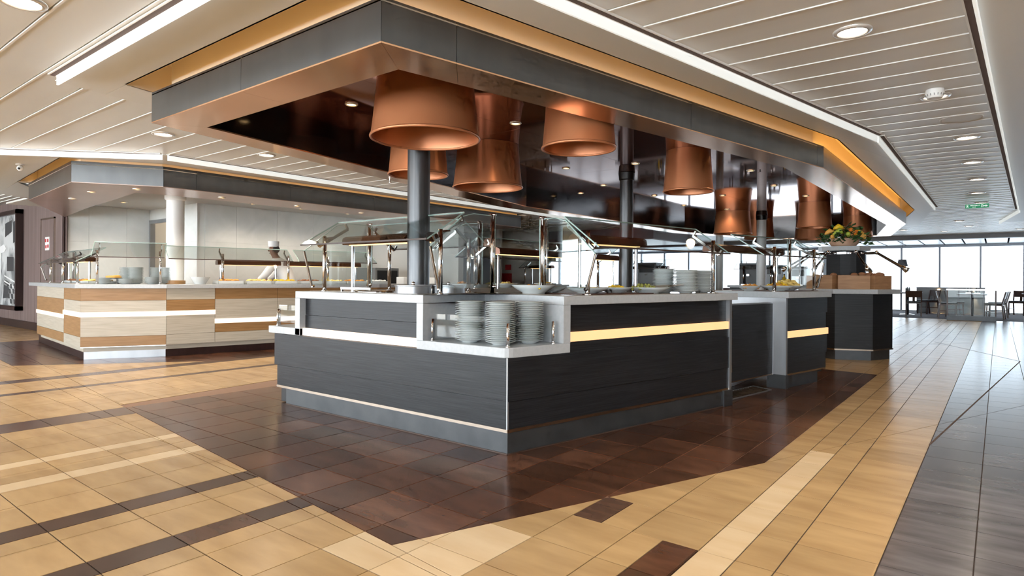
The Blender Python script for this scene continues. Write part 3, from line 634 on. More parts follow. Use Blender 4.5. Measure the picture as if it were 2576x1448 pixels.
def rail(pts, z, parent, h=.15):
    for p in pts:
        g = G(); g.tube([(p[0],p[1],z),(p[0],p[1],z+h)], .011, 12); g.lathe([(.016,0),(.016,.004),(.011,.006)], (p[0],p[1],z), 12); g.go('rail_post', 'chrome', parent, True)
    for a, b in zip(pts, pts[1:]):
        slabseg('rail_glass', lerp2(a,b,.05), lerp2(a,b,.95), -.004, .004, z+.03, z+.185, 'glass_low', parent)
rail([(-3.129,3.085),(-2.445,3.078),(-2.352,3.450)], .667, isl); rail([(-5.09,3.085),(-4.78,3.085)], .671, isl); rail([(-5.09,3.9),(-5.09,3.10)], .671, isl)
# ------------------------------------------------------------------ plates
def plate_mesh(name, R, h):
    k = R/.1
    prof = [(.001,.004),(.044*k,.004),(.046*k,0),(.051*k,0),(.054*k,.005),(.094*k,h*.88),(.1003*k,h*.955),(.101*k,h),(.098*k,h+.0006),(.055*k,.011),(.001,.0095)]
    g = G().lathe(prof, (0,0,0), 30); me = bpy.data.meshes.new(name); me.from_pydata(g.v, [], g.f); me.materials.append(M['porcelain'])
    me.polygons.foreach_set('use_smooth', [True]*len(me.polygons)); return me
PL = plate_mesh('dinner_plate', .10, .024); PS = plate_mesh('small_plate', .085, .022); PB = plate_mesh('stacked_bowl', .085, .05)
def stack(x, y, z, n, label, group, me=PL, step=.0122, cat='plate', name='dinner_plate'):
    for k in range(n):
        o = bpy.data.objects.new(name, me); COL.objects.link(o); OFF[o.name] = Vector((0,0,0))
        o.location = (x+random.uniform(-.0012,.0012), y+random.uniform(-.0012,.0012), z+k*step); o.rotation_euler = (0,0,random.uniform(0,6))
        tag(o, ('topmost' if k == n-1 else ORD[n-1-k])+' plate '+('' if k == n-1 else 'down ')+label, cat, group)
for x, y, n, lab, grp in [(-2.848,3.165,22,'in the left stack of the corner niche','left niche stack'),(-2.578,3.165,22,'in the front stack of the corner niche, behind the rail post','front niche stack'),
    (-2.50,3.375,22,'in the right stack of the corner niche','right niche stack'),(-2.73,3.385,22,'in the rear stack of the corner niche','rear niche stack'),(-4.88,3.30,20,'in the stack on the tray at the far counter end','end tray stack')]:
    stack(x, y, .667 if x > -4 else .671, n, lab, grp)
for s, o, n, lab, grp in [(2.06,.145,15,'in the front stack on the worktop before the olives','front worktop stack'),(2.36,.19,15,'in the worktop stack touching the end chrome post','end worktop stack'),(2.06,.37,16,'in the rear stack on the worktop behind the platters','rear worktop stack')]:
    p = RF(s, o); stack(p[0], p[1], .988, n, lab, grp)
# ------------------------------------------------------------------ bowls and platters with food
def bowl(x, y, z, R, h, label, m='porcelain', group=None, name='serving_bowl', foot=.45):
    t = thing(name, label, 'bowl', (x,y,z), group)
    pr = [(.001,.004),(R*foot*.9,.004),(R*foot*.92,0),(R*foot,0),(R*foot*1.05,.008),(R*.8,h*.55),(R,h),(R*1.005,h+.004),(R*.98,h+.004),(R*.76,h*.6),(R*foot,.016),(.001,.014)]
    smooth_edges(G().lathe(pr, (x,y,z), 36).go('vessel', m, t), 60); return t
def heap(t, name, x, y, z, R, hz, n, m, r=.016, sq=.7, seed=1):
    rn = random.Random(seed); g = G()
    for k in range(n):
        a = rn.uniform(0,2*PI); q = R*math.sqrt(rn.random()); g.ball((x+q*math.cos(a), y+q*math.sin(a), z+hz*(1-(q/R)**2)*rn.uniform(.5,1)), r*rn.uniform(.7,1.15), 1, 1, sq, 7, 5)
    o = g.go(name, m, t, True); o['kind'] = 'stuff'; return o
p = RF(.70,.56); t = bowl(p[0], p[1], .988, .17, .062, 'wide white salad bowl standing above the corner niche', foot=.5)
heap(t, 'carrot_salad', p[0]-.03, p[1]+.02, 1.025, .09, .03, 40, 'salad_orange', .014, seed=2); heap(t, 'corn', p[0]+.07, p[1]-.04, 1.03, .06, .015, 30, 'yellow', .010, seed=3)
p = RF(1.02,.30); t = bowl(p[0], p[1], .988, .16, .045, 'white platter of pale slices under the glass guard'); heap(t, 'sliced_food', p[0], p[1], 1.02, .12, .02, 40, 'chips', .016, .4, 4)
p = RF(.92,.62); t = bowl(p[0], p[1], .988, .14, .05, 'white bowl of red salad behind the front post'); heap(t, 'red_salad', p[0], p[1], 1.02, .10, .025, 40, 'salad_orange', .014, seed=9)
p = RF(1.40,.36); t = bowl(p[0], p[1], .988, .14, .045, 'white bowl with yellow slices between two platters'); heap(t, 'yellow_slices', p[0], p[1], 1.02, .10, .035, 36, 'yellow', .018, .35, 5)
p = RF(1.70,.25); t = bowl(p[0], p[1], .988, .165, .045, 'white platter heaped with green olives', foot=.5); heap(t, 'olives', p[0]-.03, p[1]-.05, 1.02, .11, .045, 60, 'olive', .013, 1, 6)
g = G(); q = RF(1.83,.12); g.tube([(p[0]+.02,p[1]+.05,1.04),(q[0],q[1]+.05,1.052),(q[0]+.06,q[1]+.10,1.06)], [.012,.007,.008], 6); sp = g.go('serving_spoon', 'chrome'); tag(sp, 'chrome serving spoon resting on the olive platter', 'spoon')
bd = prism('serving_board', [RF(.80,.14),RF(1.62,.14),RF(1.62,.66),RF(.80,.66)], .9882, .994, 'chair_wood'); tag(bd, 'dark wooden board under the food platters', 'board')
# round stainless soup wells
for x, y, r, lab in [(-3.44,3.19,.135,'low round stainless soup well in front of the first column'),(-3.395,3.52,.13,'round stainless soup well behind the guard post')]:
    t = thing('soup_well', lab, 'soup well', (x,y,.988)); smooth_edges(G().lathe([(r*.98,0),(r*.98,.05),(r*1.03,.053),(r*1.03,.06),(r*.9,.062),(r*.88,.05)], (x,y,.988), 36).go('ring', 'steel', t))
    smooth_edges(G().lathe([(r*.88,.05),(r*.5,.058),(.02,.06),(.001,.06)], (x,y,.988), 36).go('lid', 'chrome', t), 70); g = G(); g.ball((x,y,1.06), .016, n=10, m=6); g.go('knob', 'chrome', t, True)
t = thing('hot_plate', 'flat brass coloured round hot plate near the end of the glass guard', 'hot plate', (-4.0,3.30,.988)); smooth_edges(G().lathe([(.17,0),(.17,.012),(.15,.016),(.001,.016)], (-4.0,3.30,.988), 32).go('disc', 'chrome_dark', t)); smooth_edges(G().lathe([(.176,.004),(.182,.008),(.176,.012)], (-4.0,3.30,.988), 32).go('rim', 'trim', t))
t = thing('ticket_rail', 'low white card holder on the worktop near the guard post', 'holder', (-4.35,3.2,.988)); box('rail', -4.5, -4.1, 3.32, 3.33, 1.0, 1.02, 'white_paint', t)
for x in (-4.48,-4.3,-4.12): box('stand', x-.004, x+.004, 3.315, 3.335, .988, 1.0, 'chrome', t)
# ------------------------------------------------------------------ sneeze guards
def guard(name, label, A, B, posts, lo=(-.015,1.375), hi=(.365,1.59), po=.115, pz=1.45, z0=.988, ends=(), back=None, bar=None, brackets=None, glow=True, r=.017, group='glass sneeze guards'):
    """Sloping glass on chrome posts; A->B runs along the counter face, offsets count inwards (left of A->B)."""
    A = Vector(A); B = Vector(B); d = (B-A).normalized(); inn = Vector((-d.y, d.x)); Lg = (B-A).length
    def W(s, o, z): p = A+d*s+inn*o; return (p.x, p.y, z)
    t = thing(name, label, 'sneeze guard', W(0,0,z0), group)
    for s in posts:
        g = G(); g.tube([W(s,po,z0),W(s,po,pz)], r, 12); g.lathe([(r*1.6,0),(r*1.6,.004),(r*1.05,.008)], W(s,po,z0), 12); g.go('post', 'chrome', t, True)
    lo_v = Vector((lo[0],lo[1])); hi_v = Vector((hi[0],hi[1])); sl = (hi_v-lo_v); nrm = Vector((sl.y,-sl.x)).normalized()     # under side
    if nrm.y > 0: nrm = -nrm
    for s in (brackets if brackets is not None else posts):
        a = lo_v+sl*.14; b = lo_v+sl*.90; a2 = a+nrm*.05; b2 = b+nrm*.05; g = G()
        g.bar(W(s,a2.x,a2.y), W(s,b2.x,b2.y), .016, .022); g.bar(W(s,a.x,a.y), W(s,a2.x,a2.y), .014, .016); g.bar(W(s,b.x,b.y), W(s,b2.x,b2.y), .014, .016)
        g.tube([W(s,po,pz-.02), W(s,(a2.x+b2.x)/2,(a2.y+b2.y)/2)], .010, 8); g.go('bracket', 'chrome_dark', t)
    th = nrm*-.008
    q = [W(0,*lo), W(Lg,*lo), W(Lg,*hi), W(0,*hi)]; q2 = [W(0,lo[0]+th.x,lo[1]+th.y), W(Lg,lo[0]+th.x,lo[1]+th.y), W(Lg,hi[0]+th.x,hi[1]+th.y), W(0,hi[0]+th.x,hi[1]+th.y)]
    gp = mesh('glass_panel', q+q2, BOXF, 'glass', t)
    g = G(); g.bar(q[0], q[1], .012, .012); g.go('front_edge', 'rail_brown', gp); g = G(); g.bar(q[3], q[2], .005, .008); g.go('top_edge', 'glass_green', gp)
    for k, e in enumerate((0, Lg)):
        g = G(); g.bar(W(e,*lo), W(e,*hi), .005, .009); g.go('side_edge', 'glass_green', gp)
    for e, depth in ends:
        s = 0 if e == 0 else Lg; s2 = s+(.03 if e == 0 else -.03)*-1
        poly = [(po-.02,z0+.04),(lo[0]+.03,lo[1]-.05),(hi[0]-.02,hi[1]-.03),(hi[0]+.10,hi[1]+.0),(depth,hi[1]+.0),(depth,z0+.04)]
        n = len(poly); mesh('end_glass', [W(s-.004,*p) for p in poly]+[W(s+.004,*p) for p in poly], [tuple(range(n-1,-1,-1)), tuple(range(n,2*n))]+[(i,(i+1)%n,n+(i+1)%n,n+i) for i in range(n)], 'glass', t)
        g = G()
        for i in range(1, n-1): g.bar(W(s,*poly[i]), W(s,*poly[i+1]), .010, .006)
        g.go('end_edge', 'glass_green', t)
        g = G(); g.tube([W(s,*poly[0]), W(s,*poly[1])], .010, 8); g.tube([W(s,*poly[0]), W(s,po,z0+.04)], .012, 8); g.go('strut', 'chrome_dark', t)
        g = G(); g.tube([W(s,depth-.03,z0),W(s,depth-.03,hi[1]+.01)], r, 12); g.tube([W(s-.03,depth-.03,hi[1]+.01),W(s+.03,depth-.03,hi[1]+.01)], .012, 8); g.tube([W(s-.03,depth-.03,z0+.05),W(s+.03,depth-.03,z0+.05)], .012, 8); g.go('post', 'chrome', t, True)
    if bar:
        s0, s1, o, z = bar; prof = [(-.075,0),(-.065,.045),(-.03,.062),(.03,.062),(.065,.045),(.075,0),(.06,-.012),(-.06,-.012)]; n = len(prof)
        vs = [W(s0,o+a,z+b) for a, b in prof]+[W(s1,o+a,z+b) for a, b in prof]
        hb = mesh('heat_lamp_bar', vs, [tuple(range(n)), tuple(range(2*n-1,n-1,-1))]+[(i,n+i,n+(i+1)%n,(i+1)%n) for i in range(n)], 'heat_brown', t)
        g = G(); g.bar(W(s0+.05,o,z-.014), W(s1-.05,o,z-.014), .07, .006); g.go('heater', 'heater' if glow else 'chrome', hb)
        g = G()
        for s in (s0+.06, s1-.06): g.tube([W(s,o,z), W(s,o,z0)], r*.9, 10)
        g.go('bar_post', 'chrome', hb)
    return t
guard('sneeze_guard', 'glass sneeze guard over the near counter face, above the soup wells', (-4.64,3.035), (-3.12,3.035), [.15,1.54-.02], ends=((0,.74),(1,.72)), bar=(.10,1.15,.40,1.40))
guard('sneeze_guard', 'glass sneeze guard over the olive platter, ending by the plate stacks', RF(.80), RF(2.47), [.03,1.62], lo=(-.02,1.33), hi=(.33,1.565), ends=((0,.60),), bar=(.30,1.12,.52,1.40))
guard('sneeze_guard', 'glass sneeze guard on the hidden rear side of the near counter', (-3.40,3.985), (-4.58,3.985), [.1,1.1], hi=(.30,1.58))
# ------------------------------------------------------------------ second counter of the island with its hatch door
U0 = Vector((-1.69,6.68))
def UF(s, o=0.): p = U0+DR*s-NR*o; return (p.x, p.y)
u2 = thing('buffet_counter', 'small dark counter with glowing strip beyond the half door', 'counter', (-2.0,7.1,0), 'buffet counters of the island')
slabseg('kick_plate', UF(.0), UF(.72), -.12, -.02, 0, .13, 'kick', u2); slabseg('trim_strip', UF(.0), UF(.86), -.03, .004, .132, .15, 'trim', u2)
for z0, z1, s1, o in ((.151,.312,.87,0),(.3135,.515,.895,.004),(.584,.752,.87,0),(.7535,.918,.895,.004)): slabseg('panel', UF(.006), UF(s1), -.04, o, z0, z1, 'laminate', u2)
slabseg('light_strip', UF(.006), UF(.915), -.04, .008, .515, .584, 'strip', u2)
prism('carcass', [UF(.02,.04),UF(.86,.04),UF(.86,.95),UF(.02,.95)], .10, .918, 'black', u2)
bevel(prism('worktop', [UF(-.03,-.03),UF(.945,-.03),UF(.945,1.0),UF(-.03,1.0)], .92, .985, 'solid', u2), .004)
prism('side_post', [UF(-.025,-.006),UF(.004,-.006),UF(.004,.13),UF(-.025,.13)], .14, .92, 'steel', u2); prism('post_foot', [UF(-.04,-.012),UF(.01,-.012),UF(.01,.19),UF(-.04,.19)], 0, .14, 'kick', u2)
prism('side_rail', [UF(-.02,.13),UF(.0,.13),UF(.0,.98),UF(-.02,.98)], .84, .92, 'steel', u2)
hd_ = thing('half_door', 'dark half height swing door with steel edge closing the gap in the island', 'door', (-1.9,6.1,.15))
a, b = (-1.945,5.76), (-1.79,6.56)
slabseg('leaf', a, b, -.03, 0, .16, .87, 'laminate', hd_); slabseg('edge_strip', lerp2(a,b,.985), lerp2(a,b,1.0), -.034, .004, .15, .88, 'steel', hd_); slabseg('edge_strip', a, b, -.032, .003, .868, .88, 'steel', hd_); slabseg('edge_strip', a, b, -.032, .003, .15, .162, 'trim', hd_)
for z in (.25,.5,.75): slabseg('hinge', lerp2(a,b,-.02), lerp2(a,b,.01), -.02, .012, z, z+.07, 'trim', hd_)
gr = thing('floor_grate', 'steel drain grate in the floor under the half door', 'grate', (-1.93,6.3,0))
ga = [Vector(v) for v in ((-1.93,5.72),(-1.79,6.5),(-2.0,6.62),(-2.14,5.84))]
g = G()
for i in range(4): p, q = ga[i], ga[(i+1)%4]; g.bar((p.x,p.y,.004),(q.x,q.y,.004), .014, .008)
g.go('frame', 'steel', gr)
for k in range(1, 16):
    p = ga[0].lerp(ga[1], k/16); q = ga[3].lerp(ga[2], k/16); G().bar((p.x,p.y,.003),(q.x,q.y,.003), .010, .006).go('slat', 'trim', gr)
for k in range(1, 5):
    p = ga[0].lerp(ga[3], k/5); q = ga[1].lerp(ga[2], k/5); G().bar((p.x,p.y,.002),(q.x,q.y,.002), .006, .004).go('slat', 'trim', gr)
p = UF(.02,.30); t = bowl(p[0]-.12, p[1]+.02, .987, .12, .05, 'white bowl of orange salad at the start of the far counter'); heap(t, 'salad', p[0]-.12, p[1]+.02, 1.02, .09, .05, 50, 'salad_orange', .016, seed=11)
p = UF(.22,.22); t = bowl(p[0], p[1], .987, .17, .055, 'wide bowl of mixed pasta salad on the far counter'); heap(t, 'pasta_salad', p[0], p[1], 1.02, .13, .055, 80, 'salad_orange', .016, seed=12); heap(t, 'pasta_pieces', p[0], p[1], 1.035, .12, .05, 40, 'yellow', .014, seed=13)
p = UF(.58,.30); t = bowl(p[0], p[1], .987, .17, .055, 'wide bowl heaped with yellow crisps on the far counter'); heap(t, 'crisps', p[0], p[1], 1.03, .14, .085, 90, 'chips', .026, .45, 14)
tag(prism('serving_board', [UF(.0,.08),UF(.86,.08),UF(.86,.62),UF(.0,.62)], .9852, .990, 'chair_wood'), 'dark wooden board under the far salad bowls', 'board')
guard('sneeze_guard', 'glass sneeze guard with vertical end pane over the crisps bowl', UF(-.40,.03), UF(.95,.03), [.42,1.30], lo=(0.,1.35), hi=(.36,1.57), ends=((1,.45),), bar=(-.3,1.1,.42,1.40), glow=False)
# rear half of the island, seen through the glass
rc = thing('buffet_counter', 'rear dark counter on the booth side of the island', 'counter', (-5.2,6.2,0), 'buffet counters of the island')
box('carcass', -5.45, -4.7, 4.9, 8.2, .1, .92, 'laminate', rc); bevel(box('worktop', -5.5, -4.65, 4.85, 8.25, .92, .985, 'solid', rc), .004); box('kick_plate', -5.40, -4.75, 4.95, 8.15, 0, .1, 'kick', rc)
guard('sneeze_guard', 'glass sneeze guard with warm lamp bar on the rear counter of the island', (-4.72,8.1), (-4.72,5.0), [.2,1.55,2.9], lo=(-.0,1.34), hi=(.33,1.55), bar=(.2,2.9,.40,1.38))
for y, lab, m in ((5.5,'dish of orange food on the rear island counter','salad_orange'),(6.3,'dish of crisps on the rear island counter','chips'),(7.2,'dish of yellow food on the rear island counter','yellow')):
    t = bowl(-5.05, y, .987, .16, .05, lab); heap(t, 'food', -5.05, y, 1.02, .12, .04, 40, m, .018, seed=int(y*10))
# ------------------------------------------------------------------ octagonal bread stand
OC = Vector((-1.80,10.23)); EN = Vector((.384,-.923)); A0 = math.atan2(EN.y, EN.x)
def octa(ap, c=OC, a0=A0): R = ap/math.cos(PI/8); return [(c.x+R*math.cos(a0+PI/8+k*PI/4), c.y+R*math.sin(a0+PI/8+k*PI/4)) for k in range(8)]
st = thing('bread_stand', 'dark eight sided bread stand with white top and kick plate', 'stand', (OC.x,OC.y,0))
prism('kick_plate', octa(.543), 0, .135, 'kick', st); prism('trim_strip', octa(.585), .135, .155, 'trim', st); prism('carcass', octa(.545), .155, .92, 'black', st)
q = octa(.575)
for k in range(8): slabseg('panel', q[k], q[(k+1)%8], -.02, 0, .156, .92, 'laminate', st)
bevel(prism('top', octa(.66), .92, .985, 'solid', st), .004)
pil = octa(.255)
prism('pillar_core', octa(.235), .985, 1.53, 'black', st)
for k in range(8): slabseg('pillar_panel', pil[k], pil[(k+1)%8], -.015, 0, .985, 1.53, 'laminate', st)
prism('cap', octa(.32), 1.535, 1.60, 'solid', st)
g = G()
for k in range(8):
    a = A0+k*PI/4; g.tube([(OC.x+.25*math.cos(a),OC.y+.25*math.sin(a),1.50),(OC.x+.31*math.cos(a),OC.y+.31*math.sin(a),1.50)], .018, 8)
g.lathe([(.27,1.485),(.30,1.485),(.30,1.515),(.27,1.515)], (OC.x,OC.y,0), 24, True); g.go('collar', 'chrome', st)
for k in range(8):
    a = A0+k*PI/4+.12; ca, sa = math.cos(a), math.sin(a); f = lambda r, z, b=0: (OC.x+r*math.cos(a+b), OC.y+r*math.sin(a+b), z)
    arm = G().tube([f(.29,1.50), f(.46,1.505)], .015, 8).go('lamp_arm', 'chrome_dark', st); G().tube([f(.45,1.51), f(.80,1.29)], .014, 8).go('lower_arm', 'chrome_dark', arm)
    g = G(); g.ball(f(.455,1.508), .026, n=8, m=6); g.go('joint', 'chrome', arm, True)
    g = G(); g.tube([f(.79,1.30), f(.86,1.25)], [.02,.034], 10); g.go('lamp_head', 'chrome', arm, True)
# crates with bread, standing on the stand
def crate(c, ang, w, d, h, label, rolls=0, seed=1):
    t = thing('bread_crate', label, 'crate', (c[0],c[1],.985), 'wooden crates on the bread stand', ang)
    g = lambda *a: G().box(*a)
    g(-w/2,w/2,-d/2,-d/2+.015,0,h).go('front_board','crate_wood',t,local=True); g(-w/2,w/2,d/2-.015,d/2,0,h*1.05).go('back_board','crate_wood',t,local=True)
    g(-w/2,-w/2+.015,-d/2+.015,d/2-.015,0,h).go('side_board','crate_wood',t,local=True); g(w/2-.015,w/2,-d/2+.015,d/2-.015,0,h).go('side_board','crate_wood',t,local=True)
    g(-w/2+.016,w/2-.016,-d/2+.016,d/2-.016,0,.01).go('bottom_board','crate_wood',t,local=True)
    rn = random.Random(seed); gg = G()
    for k in range(rolls): gg.ball((rn.uniform(-w/2+.05,w/2-.05), rn.uniform(-d/2+.05,d/2-.05), h*.8+rn.uniform(0,.06)), .042, 1.2, 1, .75, 8, 6)
    if rolls: gg.go('bread_filling', 'bread', t, True, True)['kind'] = 'stuff'
    return t
for k, lab, rl in ((-1,'wooden bread crate with tongs hung on its front, nearest to the crisps',4),(0,'plain wooden bread crate facing the aisle in the middle of the stand',2),(1,'wooden bread crate piled with brown bread on the window side',16)):
    a = A0+k*PI/4; crate((OC.x+.47*math.cos(a), OC.y+.47*math.sin(a)), a+PI/2, .40, .22, .19, lab, rl, k+5)
a = A0-PI/4
for s_, (cx, cz) in enumerate(((0,0),)):
    f = lambda r, z, b=0: (OC.x+r*math.cos(a)+b*-math.sin(a), OC.y+r*math.sin(a)+b*math.cos(a), z)
    g = G(); g.tube([f(.592,1.03,-.07),f(.60,1.10,-.01),f(.595,1.17,.06)], [.004,.008,.012], 6); g.tube([f(.588,1.03,-.055),f(.592,1.10,.0),f(.59,1.17,.06)], [.004,.006,.012], 6); tg = g.go('tongs', 'chrome'); tag(tg, 'chrome bread tongs hanging on the front of a wooden crate', 'tongs')
# fruit bowl on top of the stand
z = 1.60
t = thing('planter_bowl', 'low terracotta bowl on top of the bread stand', 'planter', (OC.x,OC.y,z)); smooth_edges(G().lathe([(.001,0),(.15,0),(.19,.05),(.205,.11),(.195,.12),(.17,.10),(.001,.09)], (OC.x,OC.y,z), 28).go('vessel', 'terracotta', t), 60)
rn = random.Random(4); g = G()
lv = thing('foliage_arrangement', 'dark green leafy foliage spilling from the terracotta bowl', 'foliage', (OC.x,OC.y,z+.09))
for k in range(230):
    a = rn.uniform(0,2*PI); r = .06+.31*math.sqrt(rn.random()); zz = z+.12+.20*max(0,1-(r/.40)**2)*rn.uniform(.3,1.2)-(.12 if r > .24 else 0)*rn.random()
    c = Vector((OC.x+r*math.cos(a), OC.y+r*math.sin(a), zz)); d = Vector((math.cos(a+rn.uniform(-1,1)), math.sin(a+rn.uniform(-1,1)), rn.uniform(-.4,.8))).normalized(); s = d.cross(Vector((rn.uniform(-1,1),rn.uniform(-1,1),1))).normalized()
    l = rn.uniform(.06,.105); w = l*.30
    mesh('leaf', [c-d*l/2, c+s*w, c+d*l/2, c-s*w, c+d.cross(s)*.008], [(0,1,4),(1,2,4),(2,3,4),(3,0,4)], 'leaf', lv)
stems = G()
for k in range(14): a = 2*PI*k/14; stems.tube([(OC.x+.05*math.cos(a),OC.y+.05*math.sin(a),z+.09),(OC.x+.2*math.cos(a),OC.y+.2*math.sin(a),z+.2),(OC.x+.30*math.cos(a),OC.y+.30*math.sin(a),z+.13)], .005, 5)
stems.go('stems', 'leaf', lv)
def im(r, u, zz):   # in the stand's own plan frame: u across the view, r towards the aisle
    w = Vector((-EN.y, EN.x)); p = OC+EN*r+w*u*-1; return (p.x, p.y, zz)
for u, r, zz, rad, sq, m, lab, nm in [(-.20,.20,z+.14,.055,1.5,'mango','yellow orange mango at the camera end of the fruit arrangement','mango'),(-.12,.20,z+.21,.035,1,'orange','orange mandarin low in the leaves','mandarin'),(-.05,.18,z+.24,.036,1,'orange','topmost orange mandarin in the leaves','mandarin'),(-.09,.23,z+.19,.034,1,'orange','orange mandarin beside the mango','mandarin'),
    (.0,.24,z+.17,.045,1,'green_fruit','green fruit in the middle above the bowl rim','lime'),(.10,.20,z+.23,.04,1.2,'green_fruit','small green fruit beside the yellow melon','lime'),(.02,.05,z+.27,.04,1,'mango','golden fruit at the back top','mango'),(.19,.18,z+.14,.04,1.2,'mango','pale orange fruit at the window end','apricot')]:
    c = im(r,u,zz); o = G().ball(c, rad*.82, 1, 1, sq*.9 if sq > 1 else 1, 10, 8).go(nm, m, None, True); tag(o, lab, 'fruit', 'fruit in the arrangement')
for u, r, zz, m, lab in [(.12,.20,z+.19,'green_fruit','yellow green melon slice lying in the leaves'),(.22,.16,z+.20,'mango','orange papaya lying toward the windows'),(.10,.12,z+.27,'yellow','curved yellow banana on top of the fruit'),(-.15,.17,z+.18,'yellow','yellow pepper strip beside the mango')]:
    a_, b_ = im(r,u-.07,zz), im(r,u+.07,zz-.02); m_ = ((a_[0]+b_[0])/2,(a_[1]+b_[1])/2,zz+.03); o = G().tube([a_, tuple((Vector(a_)*.6+Vector(m_)*.4)), m_, tuple((Vector(b_)*.6+Vector(m_)*.4)), b_], [.006,.028,.036,.028,.006], 8).go('fruit', m, None, True); tag(o, lab, 'fruit', 'fruit in the arrangement')
# ------------------------------------------------------------------ cooking booth counter with wood checker front
bo = thing('booth_counter', 'cooking booth counter clad in oak and pale ash blocks with glowing strips', 'counter', (-9.6,4.0,0))
KP = [(-12.67,3.29),(-9.524,2.962),(-9.07,3.798),(-8.754,5.266),(-8.40,6.9),(-8.40,9.15)]
PP = [(-12.30,3.168),(-9.462,2.903),(-8.993,3.772),(-8.675,5.249),(-8.315,6.89),(-8.315,9.15)]
for i in range(5): slabseg('kick_plate', KP[i], KP[i+1], -.02, 0, 0, .165, 'steel' if i == 1 else 'dark_wood', bo)  # paler metal on the angled face imitates the extra light it catches
slabseg('kick_trim', PP[1], PP[2], -.08, .004, .158, .168, 'chrome', bo)
def block(a, b, t0, t1, z0, z1, m, o=0.): slabseg('wood_block', lerp2(a,b,t0+.0015), lerp2(a,b,t1-.0015), -.03, o, z0+.0015, z1-.0015, m, bo)
def glow(a, b, t0, t1, z0, z1): slabseg('light_strip', lerp2(a,b,t0), lerp2(a,b,t1), -.03, .008, z0, z1, 'strip_white', bo)
a, b = PP[0], PP[1]; t = .667
for z0, z1, m in ((.165,.30,'oak'),(.30,.505,'ash'),(.56,.777,'oak'),(.777,.94,'ash')): block(a, b, 0, t, z0, z1, m)
glow(a, b, -.01, t-.005, .505, .56)
for z0, z1, m in ((.165,.30,'ash'),(.30,.562,'oak'),(.625,.777,'ash'),(.777,.94,'oak')): block(a, b, t, 1, z0, z1, m)
glow(a, b, t-.01, 1.0, .562, .625)
a, b = PP[1], PP[2]
for z0, z1, m in ((.168,.30,'oak'),(.30,.562,'ash'),(.625,.777,'ash'),(.777,.94,'oak')): block(a, b, 0, 1, z0, z1, m)
glow(a, b, 0, 1, .562, .625)
a, b = PP[2], PP[3]; t = .412
for z0, z1, m in ((.165,.307,'ash'),(.307,.567,'ash'),(.63,.785,'oak'),(.785,.94,'ash')): block(a, b, 0, t, z0, z1, m)
glow(a, b, 0, t+.004, .567,.63)
for z0, z1, m in ((.165,.307,'ash'),(.307,.435,'oak'),(.50,.785,'ash'),(.785,.94,'oak')): block(a, b, t, 1, z0, z1, m)
glow(a, b, t-.002, 1, .435,.50)
for a, b in zip(PP[3:], PP[4:]):
    for z0, z1, m in ((.165,.307,'ash'),(.307,.435,'oak'),(.50,.785,'ash'),(.785,.94,'oak')): block(a, b, 0, 1, z0, z1, m)
    glow(a, b, 0, 1, .435, .50)
BI = [(-9.10,9.15),(-9.10,7.0),(-9.42,5.4),(-9.64,4.3),(-9.98,3.78),(-12.84,3.92)]
prism('carcass', [(-12.4,3.25),(-9.5,2.95),(-9.05,3.80),(-8.73,5.26),(-8.36,6.9),(-8.36,9.1),(-9.06,9.1),(-9.06,7.0),(-9.38,5.4),(-9.60,4.3),(-9.95,3.74),(-12.4,3.85)], .10, .94, 'ash', bo)
bevel(prism('worktop', [(-12.84,3.19),(-9.49,2.845),(-8.945,3.755),(-8.62,5.25),(-8.26,6.89),(-8.26,9.15)]+BI, .94, .995, 'solid', bo), .004)
for x, y, n, me, lab, grp in [(-9.75,3.27,6,'b','in the low booth stack nearest the booth corner','booth stack a'),(-9.52,3.46,5,'b','in the short booth stack beside the pizza','booth stack b'),(-9.33,3.72,7,'b','in the low booth stack before the white column','booth stack c'),
    (-9.93,3.62,18,'b','in the tall booth stack farthest from the column','booth stack d'),(-9.72,3.66,18,'b','in the tall booth stack, second from the pizza','booth stack e'),(-9.66,3.92,18,'b','in the tall booth stack at the back','booth stack f'),(-9.42,3.98,18,'b','in the tall booth stack touching the white column','booth stack g')]:
    stack(x, y, .996, n, lab, grp, PL, .0125)
t = bowl(-9.02, 4.24, .996, .13, .10, 'deep white bowl standing on the booth counter right of the white column', foot=.55); heap(t, 'dressing', -9.02, 4.24, 1.07, .09, .01, 20, 'black', .02, .4, 21)
# food trays
def tray(c, ang, w, d, label, m, seed, h=.05):
    t = thing('food_tray', label, 'tray', (c[0],c[1],.9962), 'food trays in the booth', ang)
    g = G(); g.box(-w/2,w/2,-d/2,-d/2+.012,0,h); g.box(-w/2,w/2,d/2-.012,d/2,0,h); g.box(-w/2,-w/2+.012,-d/2,d/2,0,h); g.box(w/2-.012,w/2,-d/2,d/2,0,h); g.box(-w/2,w/2,-d/2,d/2,0,.012); g.go('pan', 'porcelain', t, local=True)
    rn = random.Random(seed); gg = G()
    for k in range(36): gg.ball((rn.uniform(-w/2+.03,w/2-.03), rn.uniform(-d/2+.03,d/2-.03), h*.75+rn.uniform(0,.025)), .028, 1, 1, .6, 7, 5)
    gg.go('food', m, t, True, True)['kind'] = 'stuff'
d2 = Vector((.2109,.9775)); a2 = math.atan2(d2.y, d2.x)
FT = [('carrot and salad','salad_orange'),('pale pasta','chips'),('yellow corn','yellow'),('sliced bread','bread'),('pale potato','chips'),('orange salad','salad_orange'),('white rice','cloth_white')]
for k, (f, m) in enumerate(FT):
    p = Vector((-9.05,4.62))+d2*(.40*k)+Vector((.10,0)); tray(p, a2, .36, .30, 'white food tray of %s, number %s along the booth from the white bowl' % (f, ['one','two','three','four','five','six','seven'][k]), m, 30+k)
